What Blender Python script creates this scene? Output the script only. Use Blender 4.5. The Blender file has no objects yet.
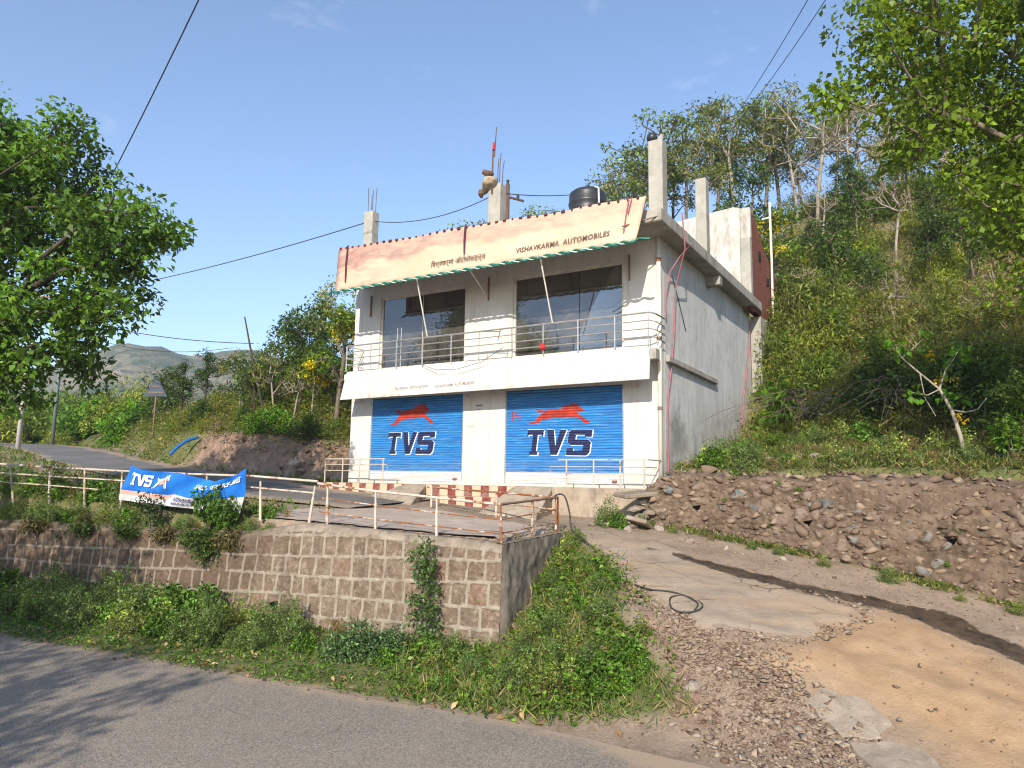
import bpy, bmesh, math, random
import numpy as np
from mathutils import Vector, Matrix

# ------------------------------------------------------------------ places
ZE = 3.2                                   # eye height above the main road
CAM_PITCH, CAM_ROLL, CAM_F = math.atan(94/712), 0.015, 712.0
CORNER = np.array([4.033, 19.0])           # front right corner of the shop
BROT = math.atan2(-0.52406, 0.85168)       # heading of the shop
BX = np.array([0.85168, -0.52406]); BY = np.array([0.52406, 0.85168])
WA = np.array([-0.12, 12.85])              # corner of the block retaining wall
WW = np.array([-0.911, 0.412]); WN = np.array([0.412, 0.911])
WB = np.array([1.2, 15.55])                # far end of its return
SUN_AZ = math.atan2(-0.25, -0.97); SUN_EL = math.radians(29)
rnd = random.Random(11)
rng = np.random.default_rng(5)

def hash2(ix, iy, seed):
    h = (ix.astype(np.int64)*374761393 + iy.astype(np.int64)*668265263 + seed*1442695041) & 0xffffffff
    h = ((h ^ (h >> 13))*1274126177) & 0xffffffff
    return ((h ^ (h >> 16)) & 0xffff)/65535.0
def vnoise(x, y, seed=0):
    x = np.asarray(x, float); y = np.asarray(y, float)
    ix = np.floor(x); iy = np.floor(y); fx = x-ix; fy = y-iy
    fx = fx*fx*(3-2*fx); fy = fy*fy*(3-2*fy)
    a = hash2(ix, iy, seed); b = hash2(ix+1, iy, seed); c = hash2(ix, iy+1, seed); d = hash2(ix+1, iy+1, seed)
    return (a*(1-fx)+b*fx)*(1-fy)+(c*(1-fx)+d*fx)*fy
def fbm(x, y, seed=0, o=4):
    s = 0; a = .5; t = 0
    for k in range(o):
        s = s+a*vnoise(np.asarray(x)*2**k+k*17.3, np.asarray(y)*2**k-k*9.1, seed+k); t += a; a *= .5
    return s/t
def sstep(a, b, x):
    t = np.clip((np.asarray(x, float)-a)/(b-a), 0, 1); return t*t*(3-2*t)
def splus(x, k=1.0): return np.logaddexp(0, np.asarray(x, float)/k)*k
def smin(a, b, k=.2): return -np.logaddexp(-np.asarray(a)/k, -np.asarray(b)/k)*k

FOOT = np.array([(-140, 150), (-60, 70), (-40, 56), (-24.5, 45), (-19.6, 38.5), (-16.6, 33.6), (-12.3, 29.7), (-7.2, 26.6), (-4.6, 25.6), (0, 23), (4.3, 19.9), (3.55, 17.6), (9.6, 13.66), (17, 8.9), (32, -3), (120, -60)], float)
def foot_dist(x, y):
    """distance behind the foot of the hill (positive on the hill)"""
    best = np.full(np.shape(x), 1e9); sgn = np.ones(np.shape(x))
    for (x0, y0), (x1, y1) in zip(FOOT[:-1], FOOT[1:]):
        dx, dy = x1-x0, y1-y0; L2 = dx*dx+dy*dy
        t = np.clip(((x-x0)*dx+(y-y0)*dy)/L2, 0, 1)
        d = np.hypot(x-x0-t*dx, y-y0-t*dy); s = np.sign(dx*(y-y0)-dy*(x-x0))
        up = d < best-1e-9
        best = np.where(up, d, best); sgn = np.where(up, s, sgn)
    return best*sgn
def G(x, y):
    yy = np.minimum(y, 44)
    return 2.05-.023*(np.clip(x, -60, 30)+.12)+.0245*(yy-12.6)+.05*splus(yy-18, 1.5)
def TR(x, y):
    dw = (x-WA[0])*WN[0]+(y-WA[1])*WN[1]
    p = .10-.0637*(x-3.75)+.228*(y-7.65)
    p = splus(p, .12)
    return p*sstep(-.2, 2.6, dw+2.6)
def ground(x, y, detail=True):
    x = np.asarray(x, float); y = np.asarray(y, float)
    px, py = x-WA[0], y-WA[1]
    s = px*WW[0]+py*WW[1]; dw = px*WN[0]+py*WN[1]
    e = (px*2.7-py*1.32)/math.hypot(2.7, 1.32)        # right of the return wall
    g = G(x, y); t = TR(x, y)
    right = smin(t, g, .12)
    verge = np.clip(.10*(dw+2.6), 0, None)
    low = verge+(right-verge)*sstep(-.1, 2.4, px+.15*(py+2.6))
    wd = .11+np.clip(py-2.75, 0, 20)*.55
    upmask = sstep(.12, .34, dw)*sstep(0, 1, (-e+wd*.5-.115)/(wd*2))
    z = low+(g-low)*upmask
    dh = foot_dist(x, y)
    lf = 1-sstep(-5, 3, x)
    hb = (g+.0)*lf+3.3*(1-lf)
    d = np.clip(dh, 0, None)
    near_shop = np.exp(-((x-8)/3.5)**2-((y-25)/4.5)**2)
    rise = lf*((.95+.5*(fbm(x*.7, y*.7, 401)-.5))*sstep(.0, .8, d+.5*(fbm(x*1.6, y*1.6, 402)-.5))+.42*d)+(1-lf)*(.25*d+.42*splus(d-6, .8)-1.0*near_shop)
    cap = 1.2+17.5*sstep(-32, 14, x)
    rise = smin(rise, cap, .8)+.45
    hill = hb+rise-.35
    k = np.where(x > 2, sstep(.16, .42, dh), sstep(.02, .28, dh))
    z = z*(1-k)+hill*k
    far = np.hypot(x, y)
    z = z-sstep(70, 180, far)*6*(1-sstep(-30, 10, x))
    if detail:
        flat = (dw < -2.5)
        amp = np.where(flat, .008, .035)+.25*sstep(2, 9, dh)
        z = z+(fbm(x*.9, y*.9, 3)-.5)*amp*1.6+(fbm(x*5, y*5, 9, 3)-.5)*np.where(flat, .006, .045)
    return z
def gz(x, y): return float(ground(np.array([x]), np.array([y]))[0])
def WP(s, d): return WA+WW*s+WN*d
# --- END HF
# ------------------------------------------------------------------ helpers
scene = bpy.context.scene
COL = scene.collection

def tag(o, label=None, cat=None, group=None, kind=None):
    if label: o['label'] = label
    if cat: o['category'] = cat
    if group: o['group'] = group
    if kind: o['kind'] = kind
    return o
def empty(name, loc=(0, 0, 0), rz=0.0, label=None, cat=None, group=None):
    o = bpy.data.objects.new(name, None); COL.objects.link(o)
    o.location = loc; o.rotation_euler = (0, 0, rz); o.empty_display_size = .3
    return tag(o, label, cat, group)
def link(name, me, mat=None, parent=None, loc=None):
    o = bpy.data.objects.new(name, me); COL.objects.link(o)
    if mat is not None and not len(me.materials):
        for m in (mat if isinstance(mat, (list, tuple)) else [mat]): me.materials.append(m)
    if parent is not None: o.parent = parent
    if loc is not None: o.location = loc
    return o
def copy_tree(o, parent=None):
    c = o.copy(); COL.objects.link(c)
    if parent is not None: c.parent = parent
    for ch in list(o.children): copy_tree(ch, c)
    return c

class MB:
    """collects shapes, then links them as one mesh object"""
    def __init__(s): s.v = []; s.f = []; s.m = []; s.cur = 0
    def add(s, vs, fs):
        n = len(s.v); s.v.extend([tuple(map(float, p)) for p in vs])
        for f in fs: s.f.append(tuple(i+n for i in f)); s.m.append(s.cur)
    def box(s, x0, x1, y0, y1, z0, z1):
        s.add([(x0,y0,z0),(x1,y0,z0),(x1,y1,z0),(x0,y1,z0),(x0,y0,z1),(x1,y0,z1),(x1,y1,z1),(x0,y1,z1)],
              [(0,3,2,1),(4,5,6,7),(0,1,5,4),(1,2,6,5),(2,3,7,6),(3,0,4,7)])
    def tube(s, pts, r, n=6, cap=True):
        pts = [Vector(p) for p in pts]; k = len(pts)
        rs = r if isinstance(r, (list, tuple, np.ndarray)) else [r]*k
        base = len(s.v); ref = None; vs = []
        for i, p in enumerate(pts):
            t = (pts[min(i+1, k-1)]-pts[max(i-1, 0)])
            if t.length < 1e-9: t = Vector((0, 0, 1))
            t.normalize()
            if ref is None:
                ref = Vector((1, 0, 0)) if abs(t.x) < .8 else Vector((0, 1, 0))
            a = (ref-t*ref.dot(t))
            if a.length < 1e-6: a = t.orthogonal()
            a.normalize(); ref = a; b = t.cross(a)
            for j in range(n):
                q = 2*math.pi*j/n
                vs.append(p+(a*math.cos(q)+b*math.sin(q))*rs[i])
        fs = []
        for i in range(k-1):
            for j in range(n):
                j2 = (j+1) % n
                fs.append((i*n+j, i*n+j2, (i+1)*n+j2, (i+1)*n+j))
        if cap:
            fs.append(tuple(range(n-1, -1, -1))); fs.append(tuple((k-1)*n+j for j in range(n)))
        s.add(vs, fs)
    def lathe(s, prof, c=(0, 0, 0), n=24):
        k = len(prof); vs = []
        for r, z in prof:
            for j in range(n):
                q = 2*math.pi*j/n; vs.append((c[0]+r*math.cos(q), c[1]+r*math.sin(q), c[2]+z))
        fs = [(i*n+j, i*n+(j+1) % n, (i+1)*n+(j+1) % n, (i+1)*n+j) for i in range(k-1) for j in range(n)]
        fs.append(tuple((k-1)*n+j for j in range(n))); fs.append(tuple(range(n-1, -1, -1)))
        s.add(vs, fs)
    def mesh(s, name, smooth=False, recalc=True, bevel=0):
        me = bpy.data.meshes.new(name); me.from_pydata(s.v, [], s.f); me.update()
        if any(s.m): me.polygons.foreach_set('material_index', s.m)
        if recalc or bevel:
            bm = bmesh.new(); bm.from_mesh(me)
            if bevel:
                es = [e for e in bm.edges if len(e.link_faces) == 2 and e.calc_face_angle(0) > .6]
                bmesh.ops.bevel(bm, geom=es, offset=bevel, segments=1, affect='EDGES', profile=.5, clamp_overlap=True)
            bmesh.ops.recalc_face_normals(bm, faces=bm.faces); bm.to_mesh(me); bm.free()
        if smooth: me.polygons.foreach_set('use_smooth', [True]*len(me.polygons))
        return me
    def build(s, name, mat, parent=None, smooth=False, bevel=0, recalc=True, loc=None):
        return link(name, s.mesh(name, smooth, recalc, bevel), mat, parent, loc)

def np_mesh(name, V, F, smooth=False):
    """fast mesh from arrays: V (n,3), F (m,k) with k = 3 or 4"""
    V = np.asarray(V, np.float32); F = np.asarray(F, np.int32)
    me = bpy.data.meshes.new(name); m, k = F.shape
    me.vertices.add(len(V)); me.vertices.foreach_set('co', V.ravel())
    me.loops.add(m*k); me.loops.foreach_set('vertex_index', F.ravel())
    me.polygons.add(m); me.polygons.foreach_set('loop_start', np.arange(0, m*k, k, dtype=np.int32))
    try: me.polygons.foreach_set('loop_total', np.full(m, k, np.int32))
    except Exception: pass
    if smooth: me.polygons.foreach_set('use_smooth', np.ones(m, bool))
    me.update(calc_edges=True); me.validate()
    return me
def grid_faces(nu, nv):
    i = np.arange(nu-1)[:, None]*nv+np.arange(nv-1)[None]
    return np.stack([i, i+nv, i+nv+1, i+1], -1).reshape(-1, 4)
def set_attr(me, name, arr, domain='POINT'):
    a = me.attributes.new(name, 'FLOAT_COLOR' if np.ndim(arr) == 2 else 'FLOAT', domain)
    if np.ndim(arr) == 2:
        arr = np.asarray(arr, np.float32)
        if arr.shape[1] == 3: arr = np.concatenate([arr, np.ones((len(arr), 1), np.float32)], 1)
        a.data.foreach_set('color', arr.ravel())
    else: a.data.foreach_set('value', np.asarray(arr, np.float32))

# ------------------------------------------------------------------ materials
class NT:
    def __init__(s, name):
        s.m = bpy.data.materials.new(name); s.m.use_nodes = True
        s.t = s.m.node_tree; s.t.nodes.clear()
        s.out = s.t.nodes.new('ShaderNodeOutputMaterial')
        s.b = s.n('ShaderNodeBsdfPrincipled'); s.l(s.b.outputs[0], s.out.inputs[0])
    def n(s, typ, **kw):
        nd = s.t.nodes.new(typ)
        for k, v in kw.items(): setattr(nd, k, v)
        return nd
    def l(s, a, b): s.t.links.new(a, b)
    def put(s, sock, val):
        if hasattr(val, 'is_linked'): s.l(val, sock)
        else:
            if isinstance(val, (tuple, list)) and len(val) == 3 and sock.type == 'RGBA': val = (*val, 1)
            sock.default_value = val
    def obj(s, kind='Object'): return s.n('ShaderNodeTexCoord').outputs[kind]
    def scale(s, vec, sc):
        m = s.n('ShaderNodeMapping'); s.l(vec, m.inputs[0]); m.inputs['Scale'].default_value = sc if isinstance(sc, tuple) else (sc, sc, sc)
        return m.outputs[0]
    def noise(s, vec, sc, det=4, rough=.6, dist=0):
        t = s.n('ShaderNodeTexNoise'); s.l(vec, t.inputs['Vector']); t.inputs['Scale'].default_value = sc
        t.inputs['Detail'].default_value = det; t.inputs['Roughness'].default_value = rough; t.inputs['Distortion'].default_value = dist
        return t.outputs[0]
    def voro(s, vec, sc, feat='F1', out='Distance'):
        t = s.n('ShaderNodeTexVoronoi', feature=feat); s.l(vec, t.inputs['Vector']); t.inputs['Scale'].default_value = sc
        return t.outputs[out]
    def ramp(s, fac, a, b, ca=(0, 0, 0), cb=(1, 1, 1)):
        r = s.n('ShaderNodeValToRGB'); s.l(fac, r.inputs[0])
        e = r.color_ramp.elements; e[0].position = a; e[1].position = b; e[0].color = (*ca, 1); e[1].color = (*cb, 1)
        return r.outputs[0]
    def mix(s, fac, a, b, mode='MIX'):
        m = s.n('ShaderNodeMix', data_type='RGBA', blend_type=mode)
        s.put(m.inputs[0], fac); s.put(m.inputs[6], a); s.put(m.inputs[7], b)
        return m.outputs[2]
    def math(s, op, a, b=0.0, c=None):
        m = s.n('ShaderNodeMath', operation=op); s.put(m.inputs[0], a); s.put(m.inputs[1], b)
        if c is not None: s.put(m.inputs[2], c)
        return m.outputs[0]
    def attr(s, name, out='Fac'):
        a = s.n('ShaderNodeAttribute'); a.attribute_name = name; return a.outputs[out]
    def sep(s, vec):
        x = s.n('ShaderNodeSeparateXYZ'); s.l(vec, x.inputs[0]); return x.outputs
    def bump(s, h, strength=.5, dist=.02):
        b = s.n('ShaderNodeBump'); s.l(h, b.inputs['Height']); b.inputs['Strength'].default_value = strength; b.inputs['Distance'].default_value = dist
        s.l(b.outputs[0], s.b.inputs['Normal'])
    def fin(s, col, rough=.8, metal=0.0, spec=.3):
        s.put(s.b.inputs['Base Color'], col); s.put(s.b.inputs['Roughness'], rough)
        s.b.inputs['Metallic'].default_value = metal; s.b.inputs['Specular IOR Level'].default_value = spec
        return s.m

def mat_plain(name, col, rough=.7, metal=0.0, var=.12, sc=6, spec=.3):
    t = NT(name); v = t.noise(t.obj(), sc, 5)
    dark = tuple(c*(1-var*2) for c in col); lite = tuple(min(1, c*(1+var)) for c in col)
    return t.fin(t.ramp(v, .3, .7, dark, lite), rough, metal, spec)

def make_white_wall():
    t = NT('aged_white_paint'); o = t.obj()
    c = t.ramp(t.noise(o, .9, 6, .65), .3, .75, (.52, .50, .455), (.625, .61, .575))
    streak = t.noise(t.scale(o, (2.2, 2.2, .25)), 2.0, 5, .7)
    c = t.mix(t.math('MULTIPLY', t.ramp(streak, .50, .72), .6), c, (.35, .31, .25))
    z = t.sep(o)[2]
    low = t.math('MULTIPLY', t.ramp(z, 0, 1), 1.0)
    sp = t.ramp(t.noise(o, 7, 6, .75), .62, .74)
    c = t.mix(t.math('MULTIPLY', sp, .5), c, (.42, .38, .33))
    foot = t.n('ShaderNodeMapRange'); t.l(z, foot.inputs[0]); foot.inputs[1].default_value = 3.0; foot.inputs[2].default_value = 3.9; foot.inputs[3].default_value = .5; foot.inputs[4].default_value = 0
    c = t.mix(t.math('MULTIPLY', foot.outputs[0], t.noise(o, 3, 5)), c, (.40, .33, .24))
    edge = t.n('ShaderNodeMapRange'); t.l(z, edge.inputs[0]); edge.inputs[1].default_value = 5.95; edge.inputs[2].default_value = 5.76; edge.inputs[3].default_value = 0; edge.inputs[4].default_value = 1
    above = t.math('GREATER_THAN', z, 5.70)
    rs = t.math('MULTIPLY', t.math('MULTIPLY', edge.outputs[0], above), t.ramp(t.noise(t.scale(o, (1, 1, .6)), 1.9, 6, .7), .52, .66))
    c = t.mix(t.math('MULTIPLY', rs, .8), c, (.34, .15, .055))
    grime = t.ramp(t.noise(t.scale(o, (.8, .8, .5)), 1.1, 7, .75), .55, .75)
    c = t.mix(t.math('MULTIPLY', grime, .35), c, (.40, .35, .28))
    t.bump(t.noise(o, 30, 4), .12, .02)
    return t.fin(c, .85, 0, .2)
def make_cement_wall():
    t = NT('grey_cement_render'); o = t.obj()
    c = t.ramp(t.noise(o, .7, 6, .65), .3, .72, (.46, .46, .45), (.62, .615, .60))
    streak = t.noise(t.scale(o, (1.6, 1.6, .16)), 2.6, 6, .72)
    c = t.mix(t.math('MULTIPLY', t.ramp(streak, .48, .7), .45), c, (.30, .30, .30))
    lite = t.noise(t.scale(o, (2.2, 2.2, .3)), 1.7, 4, .6)
    c = t.mix(t.math('MULTIPLY', t.ramp(lite, .52, .72), .55), c, (.70, .69, .66))
    spots = t.noise(t.scale(o, (1.3, 1.3, .5)), 3.2, 8, .78)
    c = t.mix(t.math('MULTIPLY', t.ramp(spots, .53, .68), .7), c, (.21, .205, .19))
    z = t.sep(o)[2]; y = t.sep(o)[1]
    d = t.n('ShaderNodeVectorMath', operation='DISTANCE')
    mp = t.n('ShaderNodeMapping'); t.l(o, mp.inputs[0]); mp.inputs['Scale'].default_value = (0.0, .75, .75)
    t.l(mp.outputs[0], d.inputs[0]); d.inputs[1].default_value = (0, .75*1.2, .75*4.5)
    blot = t.math('SUBTRACT', 1.15, t.math('ADD', d.outputs['Value'], t.math('MULTIPLY', t.noise(o, 2.2, 5), 1.0)))
    c = t.mix(t.math('MULTIPLY', t.ramp(blot, .0, .45), .75), c, (.17, .17, .15))
    foot = t.n('ShaderNodeMapRange'); t.l(t.math('SUBTRACT', z, t.math('MULTIPLY', y, .22)), foot.inputs[0]); foot.inputs[1].default_value = 3.2; foot.inputs[2].default_value = 4.6; foot.inputs[3].default_value = .9; foot.inputs[4].default_value = 0
    c = t.mix(t.math('MULTIPLY', foot.outputs[0], t.ramp(t.noise(o, 2, 6), .35, .65)), c, (.24, .22, .17))
    t.bump(t.noise(o, 14, 6), .25, .03)
    return t.fin(c, .9, 0, .2)
def make_concrete(name, a, b, sc=1.5, stain=(.16, .15, .13), amt=.6, rust=False):
    t = NT(name); o = t.obj()
    c = t.ramp(t.noise(o, sc, 7, .68), .3, .72, a, b)
    c = t.mix(t.math('MULTIPLY', t.ramp(t.noise(t.scale(o, (1.3, 1.3, .5)), sc*1.7, 6, .7), .5, .72), amt), c, stain)
    c = t.mix(t.math('MULTIPLY', t.ramp(t.noise(o, 22, 4), .55, .8), .35), c, tuple(k*.55 for k in a))
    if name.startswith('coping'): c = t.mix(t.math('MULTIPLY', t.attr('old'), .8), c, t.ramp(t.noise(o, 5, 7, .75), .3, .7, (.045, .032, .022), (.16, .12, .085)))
    t.bump(t.noise(o, 18, 6, .7), .4, .02)
    return t.fin(c, .92, 0, .2)
def make_rusty_paint(name, paint, rust_at=.55):
    t = NT(name); o = t.obj()
    r = t.ramp(t.noise(o, 5.5, 6, .7), .22, .75, (.10, .035, .015), (.34, .14, .055))
    p = t.ramp(t.noise(o, 2, 4), .3, .7, tuple(c*.85 for c in paint), paint)
    k = t.ramp(t.noise(o, 2.6, 6, .75), rust_at-.03, rust_at+.05)
    t.bump(t.noise(o, 40, 4), .3, .005)
    return t.fin(t.mix(k, p, r), .65, 0, .3)
def make_shutter():
    t = NT('blue_shutter_paint'); o = t.obj()
    st = t.noise(t.scale(o, (.55, .55, 13.0)), 2.0, 5, .7)
    c = t.ramp(st, .34, .70, (.006, .085, .31), (.03, .255, .58))
    hi = t.noise(t.scale(o, (.9, .9, 22.0)), 1.6, 4, .65)
    c = t.mix(t.math('MULTIPLY', t.ramp(hi, .58, .72), .55), c, (.30, .52, .70))
    c = t.mix(t.math('MULTIPLY', t.ramp(t.noise(o, 1.2, 6, .7), .55, .78), .30), c, (.03, .10, .28))
    z = t.sep(o)[2]
    k = t.math('LESS_THAN', z, 3.375)
    w = t.ramp(t.noise(t.scale(o, (.8, .8, 14)), 2, 5), .35, .7, (.56, .48, .47), (.80, .74, .74))
    gr = t.n('ShaderNodeMapRange'); t.l(z, gr.inputs[0]); gr.inputs[1].default_value = 3.05; gr.inputs[2].default_value = 3.9; gr.inputs[3].default_value = .55; gr.inputs[4].default_value = .05
    cc = t.mix(t.math('MULTIPLY', gr.outputs[0], t.ramp(t.noise(t.scale(o, (1, 1, 2.5)), 2.6, 7, .75), .38, .7)), t.mix(k, c, w), (.36, .28, .20))
    return t.fin(cc, .42, 0, .45)
def make_tiles():
    t = NT('red_and_beige_tiles'); o = t.obj(); x, y, z = t.sep(o)
    q = t.math('FLOOR', t.math('DIVIDE', x, .293)); qz = t.math('FLOOR', t.math('DIVIDE', t.math('SUBTRACT', z, 2.66), .312))
    par = t.math('ABSOLUTE', t.math('MODULO', t.math('ADD', q, qz), 2.0))
    red = t.ramp(t.noise(o, 6, 5), .3, .7, (.15, .03, .022), (.25, .06, .045)); be = t.ramp(t.noise(o, 6, 5), .3, .7, (.46, .34, .22), (.60, .47, .34))
    c = t.mix(t.math('GREATER_THAN', par, .5), be, red)
    fx = t.math('ABSOLUTE', t.math('SUBTRACT', t.math('FRACT', t.math('DIVIDE', x, .293)), .5))
    c = t.mix(t.math('GREATER_THAN', fx, .48), c, (.3, .26, .22))
    c = t.mix(t.math('MULTIPLY', t.ramp(t.noise(o, 3, 6, .7), .45, .75), .5), c, (.36, .31, .26))
    return t.fin(c, .6, 0, .3)
def make_hoarding():
    t = NT('sun_bleached_hoarding_print'); o = t.obj(); x, y, z = t.sep(o)
    base = t.ramp(t.noise(t.scale(o, (.5, .5, 1.5)), 1.6, 4), .3, .7, (.50, .365, .25), (.60, .465, .345))
    # bleached print: mauve sky band along the top left, swirl of old picture at the left end
    wob = t.math('MULTIPLY', t.math('SUBTRACT', t.noise(t.scale(o, (.6, .6, .6)), 1.3, 3), .5), .9)
    lim = t.math('ADD', t.math('ADD', 9.92, t.math('MULTIPLY', x, -.012)), wob)
    up = t.n('ShaderNodeMapRange', interpolation_type='SMOOTHSTEP'); t.l(t.math('SUBTRACT', z, lim), up.inputs[0]); up.inputs[1].default_value = -.03; up.inputs[2].default_value = .12
    lf = t.n('ShaderNodeMapRange'); t.l(x, lf.inputs[0]); lf.inputs[1].default_value = -11.5; lf.inputs[2].default_value = -2.0; lf.inputs[3].default_value = .95; lf.inputs[4].default_value = .42
    mv = t.ramp(t.noise(t.scale(o, (.7, .7, 2.0)), 2.2, 5, .6, 1.2), .35, .65, (.23, .135, .135), (.48, .32, .24))
    c = t.mix(t.math('MULTIPLY', up.outputs[0], lf.outputs[0]), base, mv)
    sw = t.noise(t.scale(o, (.8, .8, 1.9)), 1.1, 4, .5, 2.0)
    lf2 = t.n('ShaderNodeMapRange'); t.l(x, lf2.inputs[0]); lf2.inputs[1].default_value = -10.8; lf2.inputs[2].default_value = -7.4; lf2.inputs[3].default_value = .8; lf2.inputs[4].default_value = 0
    c = t.mix(t.math('MULTIPLY', t.ramp(sw, .46, .60), lf2.outputs[0]), c, (.38, .18, .15))
    c = t.mix(t.math('MULTIPLY', t.ramp(t.noise(t.scale(o, (3, 3, .5)), 2.4, 5, .7), .5, .75), .22), c, (.48, .27, .17))
    t.bump(t.noise(t.scale(o, (1.0, 1.0, .4)), 2.0, 3), .25, .06)
    return t.fin(c, .55, 0, .3)
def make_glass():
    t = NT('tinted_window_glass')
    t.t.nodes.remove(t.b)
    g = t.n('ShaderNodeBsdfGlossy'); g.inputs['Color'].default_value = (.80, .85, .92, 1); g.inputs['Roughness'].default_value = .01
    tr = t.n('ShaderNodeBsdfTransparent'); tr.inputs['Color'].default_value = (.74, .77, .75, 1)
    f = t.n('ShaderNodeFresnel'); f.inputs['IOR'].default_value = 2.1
    m = t.n('ShaderNodeMixShader'); df = t.n('ShaderNodeBsdfDiffuse'); df.inputs['Color'].default_value = (.62, .57, .47, 1); md = t.n('ShaderNodeMixShader'); t.l(t.math('MULTIPLY', t.ramp(t.noise(t.obj(), 1.6, 6, .7), .2, .8), .20), md.inputs[0]); t.l(tr.outputs[0], md.inputs[1]); t.l(df.outputs[0], md.inputs[2])  # pale diffuse film added, standing in for ceiling light and reflection in the panes
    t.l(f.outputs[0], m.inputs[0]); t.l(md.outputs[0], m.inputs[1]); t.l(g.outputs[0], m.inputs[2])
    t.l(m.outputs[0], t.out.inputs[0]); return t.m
def make_leaf(name='leaves', trans=.32):
    t = NT(name); c = t.attr('col', 'Color')
    t.t.nodes.remove(t.b)
    b = t.n('ShaderNodeBsdfPrincipled'); t.l(c, b.inputs['Base Color']); b.inputs['Roughness'].default_value = .48; b.inputs['Specular IOR Level'].default_value = .28
    tl = t.n('ShaderNodeBsdfTranslucent'); t.l(t.mix(.6, c, t.mix(1.0, c, (2.3, 2.0, .4), 'MULTIPLY')), tl.inputs['Color'])
    m = t.n('ShaderNodeMixShader'); m.inputs[0].default_value = trans
    t.l(b.outputs[0], m.inputs[1]); t.l(tl.outputs[0], m.inputs[2]); t.l(m.outputs[0], t.out.inputs[0]); return t.m
def make_bark(name, a, b):
    t = NT(name); o = t.obj()
    c = t.ramp(t.noise(t.scale(o, (4, 4, .8)), 2.5, 6, .7), .3, .7, a, b)
    t.bump(t.noise(t.scale(o, (5, 5, 1)), 4, 5), .5, .03)
    return t.fin(c, .9, 0, .15)

def make_ground():
    t = NT('bare_earth_and_gravel'); o = t.obj()
    nz = t.noise(o, 2.2, 7, .7)
    soil = t.ramp(t.noise(o, 1.1, 8, .7), .3, .72, (.15, .105, .072), (.32, .245, .178))
    peb = t.voro(o, 24, 'F1', 'Color'); pebv = t.n('ShaderNodeRGBToBW'); t.l(peb, pebv.inputs[0])
    soil = t.mix(t.math('MULTIPLY', t.ramp(pebv.outputs[0], .35, .8), .5), soil, (.33, .255, .185))
    def mask(name, soft=.22):
        a = t.math('ADD', t.attr(name), t.math('MULTIPLY', t.math('SUBTRACT', nz, .5), .75))
        return t.ramp(a, .5-soft*.5, .5+soft*.5)
    red = t.ramp(t.noise(o, 3.2, 8, .75), .3, .7, (.10, .062, .043), (.33, .225, .16))
    c = t.mix(mask('red'), soil, red)
    sand = t.ramp(t.noise(o, 1.5, 8, .65), .3, .7, (.27, .17, .092), (.43, .29, .168))
    sand = t.mix(t.math('MULTIPLY', t.ramp(t.noise(o, 9, 5, .7), .58, .72), .5), sand, (.27, .19, .125))
    c = t.mix(mask('sand', .75), c, sand)
    asp = t.ramp(t.noise(t.scale(o, (1, 1, 1)), 1.2, 8, .7), .3, .7, (.20, .155, .112), (.36, .29, .22))
    rt = t.n('ShaderNodeMapping'); t.l(o, rt.inputs[0]); rt.inputs['Rotation'].default_value = (0, 0, .66); rt.inputs['Scale'].default_value = (.35, 2.2, 1)
    asp = t.mix(t.math('MULTIPLY', t.ramp(t.noise(rt.outputs[0], 1.1, 7, .65), .44, .62), .75), asp, (.37, .265, .17))
    asp = t.mix(t.math('MULTIPLY', t.ramp(t.noise(rt.outputs[0], 2.3, 7, .7), .56, .68), .6), asp, (.13, .095, .068))
    ck = t.voro(t.mix(.15, o, t.noise(o, 2.0, 5)), 1.1, 'DISTANCE_TO_EDGE'); asp = t.mix(t.math('MULTIPLY', t.ramp(ck, 0, .014, (1, 1, 1), (0, 0, 0)), t.ramp(t.noise(o, .9, 3), .45, .55)), asp, (.06, .045, .033))
    asp = t.mix(t.math('MULTIPLY', t.ramp(t.noise(o, 45, 3, .6), .55, .75), .35), asp, (.10, .09, .08))
    c = t.mix(mask('asph', .1), c, asp)
    grass = t.ramp(t.noise(o, 5, 7, .7), .3, .7, (.045, .065, .018), (.15, .15, .055))
    grass = t.mix(t.math('MULTIPLY', t.ramp(t.noise(o, 2.0, 6), .5, .68), .6), grass, (.22, .155, .08))
    c = t.mix(mask('grass', .35), c, grass)
    wa = t.math('ADD', t.attr('wet'), t.math('MULTIPLY', t.math('SUBTRACT', t.noise(o, 1.7, 7, .65), .5), 1.3)); wet = t.ramp(wa, .46, .56)
    c = t.mix(wet, c, t.ramp(t.noise(o, 4, 6, .7), .35, .7, (.028, .020, .014), (.105, .072, .045)))
    r = t.math('SUBTRACT', .93, t.math('MULTIPLY', wet, t.math('MULTIPLY', t.ramp(t.noise(o, 1.3, 5), .35, .65), .72)))
    h = t.math('ADD', t.noise(o, 14, 7, .7), t.math('MULTIPLY', t.voro(o, 24), .6))
    t.bump(h, .35, .03)
    return t.fin(c, r, 0, .25)
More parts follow.
